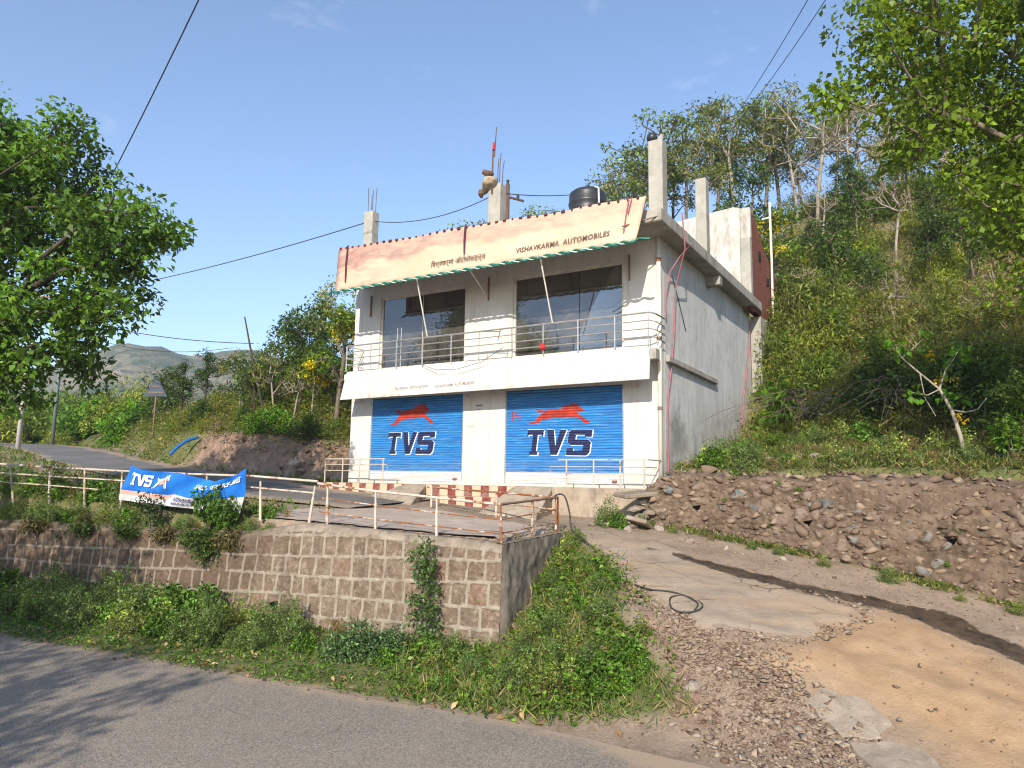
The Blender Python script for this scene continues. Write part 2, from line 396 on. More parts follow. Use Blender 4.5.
def make_road():
    t = NT('worn_asphalt'); o = t.obj()
    c = t.ramp(t.noise(o, .45, 7, .65), .3, .72, (.20, .160, .122), (.31, .255, .198))
    ag = t.voro(o, 60, 'F1', 'Color'); bw = t.n('ShaderNodeRGBToBW'); t.l(ag, bw.inputs[0])
    c = t.mix(.6, c, t.mix(bw.outputs[0], (.05, .044, .038), (.42, .365, .30)))
    c = t.mix(t.math('MULTIPLY', t.ramp(t.noise(o, 1.6, 7, .7), .55, .75), .5), c, (.27, .225, .175))
    cr = t.voro(t.mix(.12, o, t.noise(o, 1.5, 4)), .55, 'DISTANCE_TO_EDGE')
    crk = t.math('MULTIPLY', t.ramp(cr, .0, .012, (1, 1, 1), (0, 0, 0)), t.ramp(t.noise(o, .6, 3), .5, .62))
    c = t.mix(t.math('MULTIPLY', crk, .35), c, (.04, .036, .032))
    dust = t.math('ADD', t.attr('edge'), t.math('MULTIPLY', t.math('SUBTRACT', t.noise(o, 2.5, 7, .7), .5), .9))
    c = t.mix(t.ramp(dust, .45, .75), c, (.36, .27, .185))
    t.bump(t.math('ADD', t.voro(o, 60), t.noise(o, 30, 4)), .45, .012)
    return t.fin(c, .85, 0, .3)
def make_upper_road():
    t = NT('dark_asphalt'); o = t.obj()
    c = t.ramp(t.noise(o, .6, 7, .65), .3, .72, (.11, .10, .09), (.18, .166, .15))
    ed = t.math('ADD', t.attr('edge'), t.math('MULTIPLY', t.math('SUBTRACT', t.noise(o, 1.3, 7, .7), .5), .9))
    c = t.mix(t.ramp(ed, .45, .7), c, (.31, .235, .165))
    t.bump(t.noise(o, 30, 4), .4, .012); return t.fin(c, .85, 0, .3)
def make_block_wall():
    t = NT('pointed_block_masonry'); o = t.obj(); mo = t.attr('mortar'); tn = t.attr('tone')
    st = t.ramp(t.noise(o, 3.2, 7, .72), .28, .72, (.122, .084, .058), (.31, .232, .165))
    st = t.mix(t.math('MULTIPLY', tn, .55), st, t.ramp(t.noise(o, 8, 6, .7), .3, .7, (.155, .115, .082), (.335, .262, .20)))
    redd = t.ramp(tn, .90, .99); st = t.mix(t.math('MULTIPLY', redd, .5), st, (.27, .13, .08))
    st = t.mix(t.math('MULTIPLY', t.ramp(t.noise(o, 8, 8, .8), .52, .62), .75), st, (.42, .35, .27))
    st = t.mix(t.math('MULTIPLY', t.ramp(t.noise(t.scale(o, (1, 1, 1.3)), 10, 8, .8), .54, .64), .8), st, (.06, .043, .03))
    cem = t.ramp(t.noise(o, 5, 6, .7), .3, .7, (.27, .232, .178), (.46, .40, .32))
    c = t.mix(t.ramp(mo, .35, .65), st, cem)
    drip = t.noise(t.scale(o, (2.5, 2.5, .3)), 1.6, 6, .7)
    c = t.mix(t.math('MULTIPLY', t.ramp(drip, .5, .72), .55), c, (.10, .075, .055))
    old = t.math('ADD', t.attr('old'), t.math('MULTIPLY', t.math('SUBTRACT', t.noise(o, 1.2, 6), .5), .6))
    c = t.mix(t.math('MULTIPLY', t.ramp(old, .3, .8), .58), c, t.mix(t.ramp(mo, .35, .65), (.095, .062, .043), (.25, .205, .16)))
    t.bump(t.noise(o, 16, 9, .8), 1.0, .05)
    return t.fin(c, .95, 0, .15)
def make_rubble():
    t = NT('mud_set_rubble'); o = t.obj(); tn = t.attr('tone'); sm = t.attr('stone')
    mud = t.ramp(t.noise(o, 3.4, 8, .75), .3, .70, (.075, .052, .035), (.27, .195, .135))
    mud = t.mix(t.math('MULTIPLY', t.ramp(t.noise(o, .8, 5), .45, .65), .5), mud, (.29, .22, .165))
    s1 = t.ramp(tn, .0, 1.0, (.165, .115, .085), (.36, .285, .225))
    s1 = t.mix(t.math('GREATER_THAN', tn, .86), s1, (.27, .28, .26)); s1 = t.mix(t.math('LESS_THAN', tn, .08), s1, (.34, .235, .14))
    s1 = t.mix(t.math('MULTIPLY', t.noise(o, 12, 6, .7), .5), s1, (.17, .12, .09))
    c = t.mix(t.ramp(t.math('ADD', sm, t.math('MULTIPLY', t.math('SUBTRACT', t.noise(o, 5, 5), .5), .5)), .45, .6), mud, s1)
    c = t.mix(t.math('MULTIPLY', t.ramp(t.noise(t.scale(o, (3, 3, .35)), 2.2, 6, .7), .55, .75), .5), c, (.085, .05, .035))
    t.bump(t.noise(o, 11, 9, .8), 1.0, .07)
    return t.fin(c, .95, 0, .15)
def make_tone(name, a, b, rough=.9):
    """colour picked per stone from the face attribute 'tone'"""
    t = NT(name); o = t.obj(); tn = t.attr('tone')
    c = t.ramp(tn, 0, 1, a, b)
    c = t.mix(t.math('MULTIPLY', t.noise(o, 20, 5), .35), c, tuple(k*.5 for k in a))
    t.bump(t.noise(o, 30, 5), .4, .02); return t.fin(c, rough, 0, .2)
def make_brick():
    t = NT('raw_red_brick'); o = t.obj()
    b = t.n('ShaderNodeTexBrick'); mp = t.n('ShaderNodeMapping'); t.l(o, mp.inputs[0]); mp.inputs['Rotation'].default_value = (math.pi/2, 0, math.pi/2)
    co = t.n('ShaderNodeCombineXYZ'); x, y, z = t.sep(o); t.l(y, co.inputs[0]); t.l(z, co.inputs[1]); t.l(co.outputs[0], b.inputs['Vector'])
    b.inputs['Scale'].default_value = 4.3; b.inputs['Color1'].default_value = (.20, .055, .038, 1); b.inputs['Color2'].default_value = (.34, .12, .08, 1); b.inputs['Mortar'].default_value = (.16, .10, .08, 1); b.inputs['Mortar Size'].default_value = .03
    c = t.mix(t.math('MULTIPLY', t.noise(o, 6, 6, .7), .6), b.outputs['Color'], (.11, .045, .035))
    t.bump(b.outputs['Fac'], -.6, .03); return t.fin(c, .95, 0, .1)
def make_banner():
    t = NT('blue_banner_cloth'); o = t.obj(); x, y, z = t.sep(o)
    uv = t.attr('uv2', 'Vector'); a, b, _ = t.sep(uv)
    # blue field over a pale foot with a wavy salmon border
    wav = t.math('MULTIPLY', t.math('SINE', t.math('MULTIPLY', a, 7.0)), .02)
    lim = t.math('ADD', t.math('SUBTRACT', .30, t.math('MULTIPLY', t.ramp(a, .38, .42), -.06)), wav)
    k = t.math('LESS_THAN', b, lim)
    k2 = t.math('LESS_THAN', b, t.math('SUBTRACT', lim, .13))
    blue = t.ramp(t.noise(o, 2, 5), .3, .7, (.008, .10, .46), (.02, .20, .66))
    c = t.mix(k, blue, t.mix(t.math('LESS_THAN', a, .42), (.55, .50, .50), (.62, .36, .30)))
    c = t.mix(k2, c, t.ramp(t.noise(o, 4, 5), .3, .7, (.42, .42, .43), (.66, .66, .67)))
    return t.fin(c, .5, 0, .35)

M = {}
M['white'] = make_white_wall(); M['cement'] = make_cement_wall()
M['slab'] = make_concrete('weathered_slab_concrete', (.27, .25, .215), (.43, .405, .36), 1.4, (.13, .12, .105), .65)
M['column'] = make_concrete('column_concrete', (.29, .275, .235), (.42, .40, .35), 2.0, (.19, .17, .14), .5)
M['plinth'] = make_concrete('plinth_concrete', (.25, .20, .15), (.45, .365, .27), 1.5, (.14, .12, .10), .8)
M['terrace'] = make_concrete('forecourt_concrete', (.33, .265, .215), (.45, .375, .31), .7, (.23, .18, .145), .7)
M['coping'] = make_concrete('coping_concrete', (.17, .135, .10), (.34, .285, .22), 2.6, (.07, .055, .04), .85)
M['return'] = make_concrete('dark_rough_concrete', (.13, .108, .085), (.30, .255, .20), 2.6, (.045, .037, .03), .85)
M['old_white'] = make_concrete('streaked_whitewash', (.40, .375, .335), (.58, .555, .51), 1.0, (.20, .17, .135), .85)
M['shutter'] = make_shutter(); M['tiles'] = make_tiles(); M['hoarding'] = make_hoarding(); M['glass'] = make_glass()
M['steel'] = mat_plain('dull_steel', (.62, .60, .57), .38, .75, .12, 5, .5)
M['frame'] = mat_plain('cream_window_frame', (.62, .58, .50), .6)
M['rail_rust'] = make_rusty_paint('flaking_white_and_rust_paint', (.58, .48, .39), .44)
M['rail_white'] = make_rusty_paint('flaking_white_paint', (.53, .455, .385), .55)
M['rail_dark'] = make_rusty_paint('dark_rusty_paint', (.20, .15, .12), .5)
M['hand_rail'] = make_rusty_paint('dusty_cream_rail_paint', (.50, .44, .36), .60)
M['pvc'] = mat_plain('cream_pvc_pipe', (.66, .63, .55), .5, 0, .1, 2)
M['dark_panel'] = mat_plain('dark_interior', (.018, .017, .016), .95)
M['hole'] = mat_plain('hole_shade_black', (.004, .0035, .003), 1, 0, .1, 5, 0)  # near-black colour carries the shade inside the wall holes
M['room'] = mat_plain('interior_plaster', (.55, .52, .45), .9)
M['ceiling'] = mat_plain('interior_ceiling', (.70, .64, .52), .9)
M['red_paint'] = mat_plain('red_logo_paint', (.40, .045, .028), .5, 0, .2, 4)
M['navy_paint'] = mat_plain('navy_logo_paint', (.022, .028, .09), .5, 0, .2, 4)
M['white_paint'] = mat_plain('white_logo_paint', (.72, .76, .80), .5, 0, .1, 4)
M['brown_ink'] = mat_plain('faded_brown_ink', (.135, .085, .06), .7)
M['grey_ink'] = mat_plain('faded_grey_ink', (.19, .18, .18), .7)
M['white_ink'] = mat_plain('white_ink', (.78, .78, .78), .6)
M['navy_ink'] = mat_plain('navy_ink', (.03, .04, .16), .6)
M['salmon_ink'] = mat_plain('pale_salmon_ink', (.62, .44, .38), .6, 0, .3, 9)
M['black'] = mat_plain('black_plastic', (.024, .026, .029), .42, 0, .1, 3, .45)
M['rubber'] = mat_plain('dusty_black_hose', (.045, .040, .035), .7)
M['red_hose'] = mat_plain('faded_red_hose', (.36, .13, .155), .7)
M['wire'] = mat_plain('dark_cable', (.03, .03, .032), .7)
M['rebar'] = mat_plain('rusted_rebar', (.10, .06, .045), .8)
M['sack'] = mat_plain('sackcloth', (.42, .33, .235), .9, 0, .3, 7)
M['brown_rag'] = mat_plain('brown_rag', (.13, .075, .05), .9)
M['red_rag'] = mat_plain('red_cloth', (.45, .03, .03), .8)
M['green_net'] = mat_plain('green_awning_cord', (.02, .17, .12), .6)
M['pale_net'] = mat_plain('pale_awning_cord', (.45, .60, .55), .6)
M['strap'] = mat_plain('maroon_strap', (.085, .02, .035), .7)
M['brick'] = make_brick()
M['block_wall'] = make_block_wall(); M['rubble'] = make_rubble()
M['ground'] = make_ground(); M['road'] = make_road(); M['road2'] = make_upper_road()
M['leaf'] = make_leaf('leaves', .32); M['grass'] = make_leaf('grass_blades', .25)
M['bark'] = make_bark('grey_brown_bark', (.085, .065, .048), (.22, .18, .14))
M['bark_pale'] = make_bark('pale_bark', (.20, .17, .135), (.40, .35, .29))
M['bark_dark'] = make_bark('dark_bark', (.035, .028, .022), (.10, .08, .06))
M['gravel'] = make_tone('broken_stone', (.135, .085, .057), (.38, .30, .225))
M['wall_stone'] = make_tone('mud_stained_stone', (.115, .076, .052), (.335, .25, .18))
M['grey_stone'] = mat_plain('blue_grey_stone', (.145, .15, .145), .9, 0, .25, 8)
M['rock'] = make_tone('grey_brown_rock', (.22, .17, .13), (.44, .38, .32))
M['litter'] = make_leaf('dry_leaves', .12)
M['banner'] = make_banner()
M['pole_conc'] = make_concrete('pale_pole_concrete', (.42, .40, .36), (.56, .54, .49), 2, (.3, .28, .25), .4)
M['pole_steel'] = mat_plain('grey_green_steel', (.15, .19, .19), .6, .3)
M['sign_back'] = mat_plain('bare_sign_back', (.05, .07, .095), .7, 0)
M['blue_pipe'] = mat_plain('blue_plastic_pipe', (.02, .14, .42), .45)
M['paper'] = mat_plain('printed_paper', (.62, .60, .58), .8)
M['asph_slab'] = make_concrete('broken_tarmac', (.235, .19, .145), (.38, .315, .245), 2.2, (.17, .13, .095), .6)
# ------------------------------------------------------------------ lettering and emblems
def text_mesh(body, font_size=1.0, shear=0.0, bold=0.0):
    """glyph outlines as (verts, faces), flat, width 1 along x"""
    cu = bpy.data.curves.new('lettering', 'FONT'); cu.body = body; cu.size = font_size; cu.shear = shear; cu.offset = bold
    cu.resolution_u = 2; cu.space_character = 1.05
    o = bpy.data.objects.new('lettering', cu); COL.objects.link(o)
    me = bpy.data.meshes.new_from_object(o.evaluated_get(bpy.context.evaluated_depsgraph_get()))
    V = np.array([v.co[:] for v in me.vertices]); F = [tuple(p.vertices) for p in me.polygons]
    bpy.data.objects.remove(o); bpy.data.curves.remove(cu); bpy.data.meshes.remove(me)
    V[:, 0] -= V[:, 0].min(); w = V[:, 0].max(); V[:, 1] -= V[:, 1].min()
    return V[:, 0]/w, V[:, 1]/V[:, 1].max(), F

def poly_faces(pts):
    from mathutils.geometry import tessellate_polygon
    return [tuple(t) for t in tessellate_polygon([[Vector((p[0], p[1], 0)) for p in pts]])]

HORSE = [(268,224),(300,229),(318,236),(348,228),(400,224),(420,222),(418,210),(445,206),(436,198),(470,200),(474,191),(498,194),(508,197),(514,207),(532,220),(546,229),(541,239),(518,236),(508,246),(520,258),(548,280),(573,292),(571,304),(545,304),(532,290),(500,270),(460,270),(420,276),(380,275),(338,282),(304,290),(286,308),(234,315),(228,305),(262,298),(283,272),(306,251),(322,244),(296,246),(276,240)]
def letter_polys():
    T = [(0,.80),(.0,1),(1,1),(1,.76),(.93,.76),(.88,.80),(.66,.80),(.66,.16),(.76,.14),(.76,0),(.26,0),(.26,.14),(.36,.16),(.36,.80),(.13,.80),(.08,.76),(0,.76)]
    V_ = [(0,1),(.36,1),(.53,.36),(.70,1),(1.02,1),(.68,0),(.34,0)]
    S = [(.10,1),(1.0,1),(1.0,.72),(.72,.72),(.70,.80),(.34,.80),(.32,.62),(.86,.62),(1.0,.52),(1.0,.12),(.88,0),(.0,0),(.0,.28),(.27,.28),(.30,.19),(.68,.19),(.70,.40),(.14,.40),(.0,.52),(.0,.90)]
    return [(T, 0.0), (V_, 1.06), (S, 2.10)]

# ------------------------------------------------------------------ the shop
shop = empty('shop_building', (CORNER[0], CORNER[1], 0), BROT, 'two storey white shop with a pair of blue roller shutters and a railed balcony', 'building')
def wall_with_holes(name, x0, x1, z0, z1, y0, y1, holes, mat, parent):
    xs = sorted({x0, x1, *[h[0] for h in holes], *[h[1] for h in holes]}); zs = sorted({z0, z1, *[h[2] for h in holes], *[h[3] for h in holes]})
    mb = MB()
    def solid(i, j):
        if i < 0 or j < 0 or i >= len(xs)-1 or j >= len(zs)-1: return False
        cx, cz = (xs[i]+xs[i+1])/2, (zs[j]+zs[j+1])/2
        return not any(h[0] < cx < h[1] and h[2] < cz < h[3] for h in holes)
    for i in range(len(xs)-1):
        for j in range(len(zs)-1):
            if not solid(i, j): continue
            a, b, c, d = xs[i], xs[i+1], zs[j], zs[j+1]
            mb.add([(a,y0,c),(b,y0,c),(b,y0,d),(a,y0,d)], [(0,1,2,3)]); mb.add([(a,y1,c),(b,y1,c),(b,y1,d),(a,y1,d)], [(3,2,1,0)])
            if not solid(i-1, j): mb.add([(a,y0,c),(a,y1,c),(a,y1,d),(a,y0,d)], [(3,2,1,0)])
            if not solid(i+1, j): mb.add([(b,y0,c),(b,y1,c),(b,y1,d),(b,y0,d)], [(0,1,2,3)])
            if not solid(i, j-1): mb.add([(a,y0,c),(b,y0,c),(b,y1,c),(a,y1,c)], [(3,2,1,0)])
            if not solid(i, j+1): mb.add([(a,y0,d),(b,y0,d),(b,y1,d),(a,y1,d)], [(0,1,2,3)])
    return mb.build(name, mat, parent, recalc=False)
SH = [(-10.42, -6.52), (-4.97, -1.10)]; WI = [(-10.17, -6.53), (-4.75, -1.09)]
ZT = 9.85
wall_with_holes('front_wall', -11.35, 0, 2.96, ZT, 0, .24, [(a, b, 3.05, 5.83) for a, b in SH]+[(a, b, 6.82, 9.36) for a, b in WI], M['white'], shop)
m = MB(); m.box(-.24, .003, .244, 10.3, 1.5, ZT); m.build('side_wall', M['cement'], shop)
m = MB(); m.box(-11.35, -11.11, .244, 10.3, 1.5, ZT); m.box(-11.108, -.242, 10.06, 10.3, 1.5, ZT); m.build('rear_wall', M['cement'], shop)
m = MB(); m.box(-11.02, .5, -1.3, 10.25, ZT, 10.22); m.build('roof_slab', M['slab'], shop, bevel=.03)
m = MB(); m.box(-11.1, -.25, .25, 5.2, 6.5, 6.7); m.build('upper_floor', M['room'], shop)
m = MB(); m.box(-11.1, -.25, 5.2, 5.32, 6.7, 9.6); m.box(-6.0, -5.85, .25, 5.19, 6.71, 9.59); m.build('inner_wall', M['room'], shop)
m = MB(); m.box(-11.1, -.25, .25, 5.3, 9.62, 9.7); m.build('inner_ceiling', M['ceiling'], shop)
m = MB()                                                            # concrete bracket stub and sloping band on the side wall
m.box(.004, .46, 4.3, 4.62, 9.52, 9.849); m.build('slab_bracket', M['slab'], shop, bevel=.02)
m = MB(); m.add([(.004,.3,6.42),(.13,.3,6.42),(.13,.3,6.58),(.004,.3,6.62),(.004,5.1,6.36),(.13,5.1,6.36),(.13,5.1,6.52),(.004,5.1,6.56)], [(0,1,2,3),(7,6,5,4),(0,4,5,1),(1,5,6,2),(2,6,7,3),(3,7,4,0)])
m.build('wall_band', M['slab'], shop, bevel=.015)
# shutters: corrugated sheets with the painted emblem following the slats
def slat(z): return .011*math.sin(2*math.pi*(z-3.05)/.0775)
def strip_shutter(a, b):
    zs = np.arange(3.06, 5.825, .0775/6); n = len(zs); X = np.linspace(a+.03, b-.03, 3)
    V = np.array([(x, .04-slat(z), z) for z in zs for x in X]); me = np_mesh('roller_shutter', V, grid_faces(n, 3), True)
    o = link('roller_shutter', me, M['shutter'], shop)
    g = MB(); g.box(a+.002, a+.04, .012, .22, 3.052, 5.828); g.box(b-.04, b-.002, .012, .22, 3.052, 5.828); g.box(a+.046, b-.046, .062, .23, 3.052, 3.10); g.build('guide_rail', M['steel'], o)
    k = MB(); k.box(b-.36, b-.22, -.02, .06, 3.12, 3.18); k.build('lock', M['rail_dark'], o, bevel=.008)
    return o
def paint_on_shutter(name, polys, mat, parent, lift):
    """thin painted film over the corrugation"""
    bm = bmesh.new()
    for p in polys:
        vs = [bm.verts.new((x, 0, z)) for x, z in p]
        for t in poly_faces(p):
            try: bm.faces.new([vs[i] for i in t])
            except ValueError: pass
    z0 = min(v.co.z for v in bm.verts); z1 = max(v.co.z for v in bm.verts); st = .0775/6
    for q in np.arange(math.ceil((z0-3.06)/st), math.floor((z1-3.06)/st)+1):
        bmesh.ops.bisect_plane(bm, geom=bm.verts[:]+bm.edges[:]+bm.faces[:], plane_co=(0, 0, 3.06+q*st), plane_no=(0, 0, 1), dist=1e-5)
    for v in bm.verts: v.co.y = .04-slat(v.co.z)-lift
    bmesh.ops.recalc_face_normals(bm, faces=bm.faces)
    me = bpy.data.meshes.new(name); bm.to_mesh(me); bm.free()
    return link(name, me, mat, parent)
def fit_a(px, py):      # right shutter
    x = SH[1][0]+(px-88)/667*3.87; top = 120-40*(px-88)/667; return x, 5.84-(py-top)/(652-top)*2.79
def fit_b(px, py):      # left shutter
    f = (px-240)/548; x = SH[0][0]+f*3.9; top = 172-22*f; bot = 652+6*f; return x, 5.83-(py-top)/(bot-top)*2.78
for si, fit in ((1, fit_a), (0, fit_b)):
    o = strip_shutter(*SH[si])
    if si == 1:
        horse = [fit(*p) for p in HORSE]; boxes = [((216,312,490,346), .0), ((328,438,488,343), 0), ((452,580,490,342), 0)]
    else:
        horse = [fit(400+(x-300)*.77 if False else 362+(x-228)*.735, 202+(y-191)*1.04) for x, y in HORSE]; boxes = [((346,424,498,372), 0), ((434,518,498,369), 0), ((524,624,498,367), 0)]
    paint_on_shutter('running_horse_emblem', [horse], M['red_paint'], o, .0025)
    navy, wh = [], []
    for (pl, _), (bx, _k) in zip(letter_polys(), boxes):
        l, r, bot, top = bx; w = r-l; q = [(l+x*w+(y-.5)*w*.16, bot+(top-bot)*y) for x, y in pl]
        navy.append([fit(*p) for p in q]); d = 5.5 if si == 1 else 5
        wh.append([fit(x+d, y+d*.75) for x, y in q])
        cx = (l+r)/2; cy = (bot+top)/2
        wh.append([fit(cx+(x-cx)*1.03+1, cy+(y-cy)*1.03) for x, y in q])
    for k in range(len(wh)): paint_on_shutter('white_letter_edge', [wh[k]], M['white_paint'], o, .0022+.0004*(k % 2))
    for k in range(3): paint_on_shutter('navy_letter', [navy[k]], M['navy_paint'], o, .0036)
    if si == 1:                                                     # hand daubed letters at the left of the right shutter
        q = [[(124,240),(150,240),(150,246),(124,246)],[(128,246),(134,246),(134,300),(128,300)],[(148,246),(154,246),(154,270),(148,270)],[(134,268),(154,268),(154,273),(134,273)],[(146,260),(184,260),(184,266),(146,266)],[(160,266),(166,266),(166,300),(160,300)],[(174,266),(178,266),(178,280),(174,280)]]
        paint_on_shutter('daubed_letters', [[fit(*p) for p in r] for r in q], M['red_paint'], o, .003)
# windows
for wi, (a, b) in enumerate(WI):
    f = MB(); z0, z1 = 6.82, 9.36; t = .07
    f.box(a+.002, b-.002, .06, .16, z1-t, z1-.002); f.box(a+.002, b-.002, .06, .16, z0+.002, z0+t)
    f.box(a+.002, a+t, .06, .16, z0+t, z1-t); f.box(b-t, b-.002, .06, .16, z0+t, z1-t)
    w = f.build('window', M['frame'], shop)
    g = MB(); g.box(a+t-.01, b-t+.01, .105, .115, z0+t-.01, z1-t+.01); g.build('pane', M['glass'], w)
    mid = (a+b)/2
    g = MB()
    if wi == 0: g.box(mid-.008, mid+.008, .095, .104, z0+t, z1-t); g.box(a+t, a+.42, .117, .17, z0+t, z1-t)
    else: g.box(mid+.4, mid+.412, .097, .104, z0+t, z1-t)
    g.build('mullion', M['frame'] if wi == 0 else M['dark_panel'], w)
    if wi == 0:
        g = MB(); g.box(a+1.12, a+1.52, .118, .122, 8.15, 8.85); p_ = g.build('paper_notice', M['paper'], w)
        g = MB(); g.box(a+1.23, a+1.42, .1165, .1178, 8.42, 8.68); g.build('red_print', M['salmon_ink'], p_)
        g = MB(); g.box(a+1.3, a+1.62, .118, .122, 7.15, 7.42); g.build('paper_notice', M['paper'], w)
        g = MB(); g.box(a+.15, a+1.3, .5, .6, 8.6, 9.2); g.build('hung_panel', M['dark_panel'], w)
# balcony: floor ledge, flared fascia with faded writing, steel railing
m = MB(); m.box(-11.0, -.06, -.78, -.003, 6.42, 6.62); m.build('balcony_floor', M['white'], shop, bevel=.01)
fx = lambda z: -.79-.08*(6.70-z)/.95
m = MB(); a0, a1 = -11.0, -.03
m.add([(a0+.12,fx(6.7),6.70),(a1,fx(6.7),6.70),(a1,fx(5.77),5.80),(a0-.06,fx(5.77),5.74),(a0+.12,fx(6.7)+.06,6.70),(a1,fx(6.7)+.06,6.70),(a1,fx(5.77)+.06,5.80),(a0-.06,fx(5.77)+.06,5.74)],
      [(3,2,1,0),(4,5,6,7),(0,1,5,4),(1,2,6,5),(2,3,7,6),(3,0,4,7)])
fas = m.build('balcony_fascia', M['white'], shop, bevel=.008)
def sign_text(name, body, x0, x1, z0, h, yf, mat, parent, shear=0, bold=0.0, slope=0):
    X, Z, F = text_mesh(body, 1, shear, bold); m = MB()
    vs = [(x0+(x1-x0)*x, yf(z0+h*z), z0+h*z+slope*x) for x, z in zip(X, Z)]
    m.add(vs, F); return m.build(name, mat, parent, recalc=False)
sign_text('english_lettering', 'VISHAVKARMA AUTOMOBILES', -7.02, -5.55, 5.93, .10, lambda z: fx(z)-.004, M['grey_ink'], fas, .1, .012, .05)
sign_text('hindi_lettering', 'िवश्वकर्मा ऑटोमोबाइल्स', -8.66, -7.3, 5.90, .16, lambda z: fx(z)-.004, M['grey_ink'], fas, .1, 0, .03)
rail = MB()
for z, r in ((7.57, .026), (7.36, .016), (7.14, .016), (6.93, .016)):
    x0, x1 = -10.85, -.02
    rail.tube([(x0, -.03, z), (x0, -.85, z), (x1+.0, -.85, z), (x1+.12, -.72, z-.02), (x1+.12, -.03, z-.02)], r, 6)
br = rail.build('balcony_railing', M['steel'], shop)
for i, x in enumerate((-10.85, -9.75, -8.64, -7.56, -6.44, -5.4, -4.26, -3.19, -2.09, -.99, -.05)):
    p = MB(); p.tube([(x, -.85, 6.69), (x, -.85, 7.56)], .022 if i in (0, 2, 3, 4, 7, 8, 9) else .013, 6); p.build('post', M['steel'], br)
for x in (-8.66, -8.5):
    p = MB(); p.tube([(x, -.80, 6.69), (x, -.80, 8.0)], .015, 5); p.build('upright_rod', M['steel'], br)
p = MB(); p.tube([(-5.62, -.85, 7.58), (-4.66, -.86, 7.50), (-4.62, -.87, 7.56), (-4.72, -.87, 7.24)], .014, 5); p.build('bent_bar', M['rail_dark'], br)
# plinth with chequered tiles, ramps and the rough end
m = MB(); m.box(-11.5, -.3, -1.2, -.003, 2.0, 2.965); m.build('plinth', M['plinth'], shop, bevel=.015)
m = MB(); m.box(-11.45, -7.85, -1.225, -1.203, 2.66, 2.968); m.box(-6.95, -3.4, -1.225, -1.203, 2.66, 2.968); m.build('tiled_riser', M['tiles'], shop)
m = MB(); m.box(-6.3, -4.0, -1.56, -1.226, 2.0, 2.66); m.build('lower_step', M['plinth'], shop, bevel=.01)
m = MB(); m.box(-6.3, -4.0, -1.583, -1.563, 2.36, 2.655); m.build('tiled_riser', M['tiles'], shop)
def ramp(x0, x1, x0b, x1b, zt, yb, zb):
    m = MB(); m.add([(x0,-1.19,zt),(x1,-1.19,zt),(x1b,yb,zb),(x0b,yb,zb),(x0,-1.19,1.9),(x1,-1.19,1.9),(x1b,yb,1.9),(x0b,yb,1.9)], [(0,1,2,3),(3,2,6,7),(0,3,7,4),(1,5,6,2),(0,4,5,1)])
    return m.build('entrance_ramp', M['plinth'], shop, bevel=.02)
ramp(-7.8, -6.98, -8.7, -6.32, 2.972, -2.75, 2.38); ramp(-3.9, -2.66, -3.95, -2.2, 2.972, -2.9, 2.28)
m = MB(); m.box(-2.64, .02, -1.30, -1.226, 1.7, 2.975); m.build('plinth_facing', M['plinth'], shop, bevel=.02)
# drain pipe, roof columns with starter bars
m = MB(); m.tube([(-.02, -.09, 10.0), (-.02, -.09, 2.95)], .062, 10); dp = m.build('drain_pipe', M['pvc'], shop, smooth=True)
m = MB()
for z in (9.2, 7.0, 5.1): m.tube([(-.02, -.09, z-.05), (-.02, -.09, z+.05)], .075, 10)
m.build('pipe_collar', M['rail_dark'], dp)
def column(name, x0, x1, y0, y1, z0, z1, bars, lean=0):
    m = MB(); m.box(x0, x1, y0, y1, z0, z1); c = m.build(name, M['column'], shop, bevel=.015)
    if bars:
        for k, (bx, by, h) in enumerate(bars):
            b = MB(); b.tube([((x0+x1)/2+bx, (y0+y1)/2+by, z1-.02), ((x0+x1)/2+bx*1.05, (y0+y1)/2+by, z1+h*.6), ((x0+x1)/2+bx*1.15+lean, (y0+y1)/2+by*1.1, z1+h)], .016, 4); b.build('rebar', M['rebar'], c)
    return c
BARS = [(-.10, -.09, .92), (.11, -.09, .80), (-.10, .09, .74), (.10, .09, .95)]
column('roof_column', -11.2, -10.78, .05, .4, 10.221, 12.72, BARS)
column('roof_column', -5.78, -5.32, .05, .42, 10.221, 12.62, [(-.02, .05, .95), (.12, -.06, 1.05), (.13, .1, .85)], .03)
column('roof_column', -.34, .08, .05, .45, 10.221, 12.78, None)
column('roof_column', .13, .47, 2.9, 3.25, 10.221, 12.62, None)
# small things on the wall: hanging tap stub, bracket, stains of posters
m = MB(); m.box(-.055, .14, -.82, -.5, 6.32, 6.62); m.build('ledge_stub', M['slab'], shop, bevel=.02)
for q_ in ((-6.05, -5.8, 5.40, 5.45), (-6.02, -5.84, 5.30, 5.32)):
    m = MB(); m.box(q_[0], q_[1], -.004, -.001, q_[2], q_[3]); m.build('stencil_mark', M['grey_ink'], shop)
m = MB(); m.box(-6.36, -6.1, -.004, -.001, 4.76, 4.84); m.build('stencil_mark', M['salmon_ink'], shop)
for bx_ in (-10.6, -5.64, -.9):
    m = MB(); m.box(bx_-.02, bx_+.02, -.05, -.003, 8.75, 9.5); m.build('wall_bracket', M['rail_dark'], shop)

def shop_pt(x, y, z=0):
    p = CORNER+BX*x+BY*y; return (float(p[0]), float(p[1]), z)
def shop_thing(name, label, cat, group=None):
    return empty(name, shop_pt(0, 0, 0), BROT, label, cat, group)

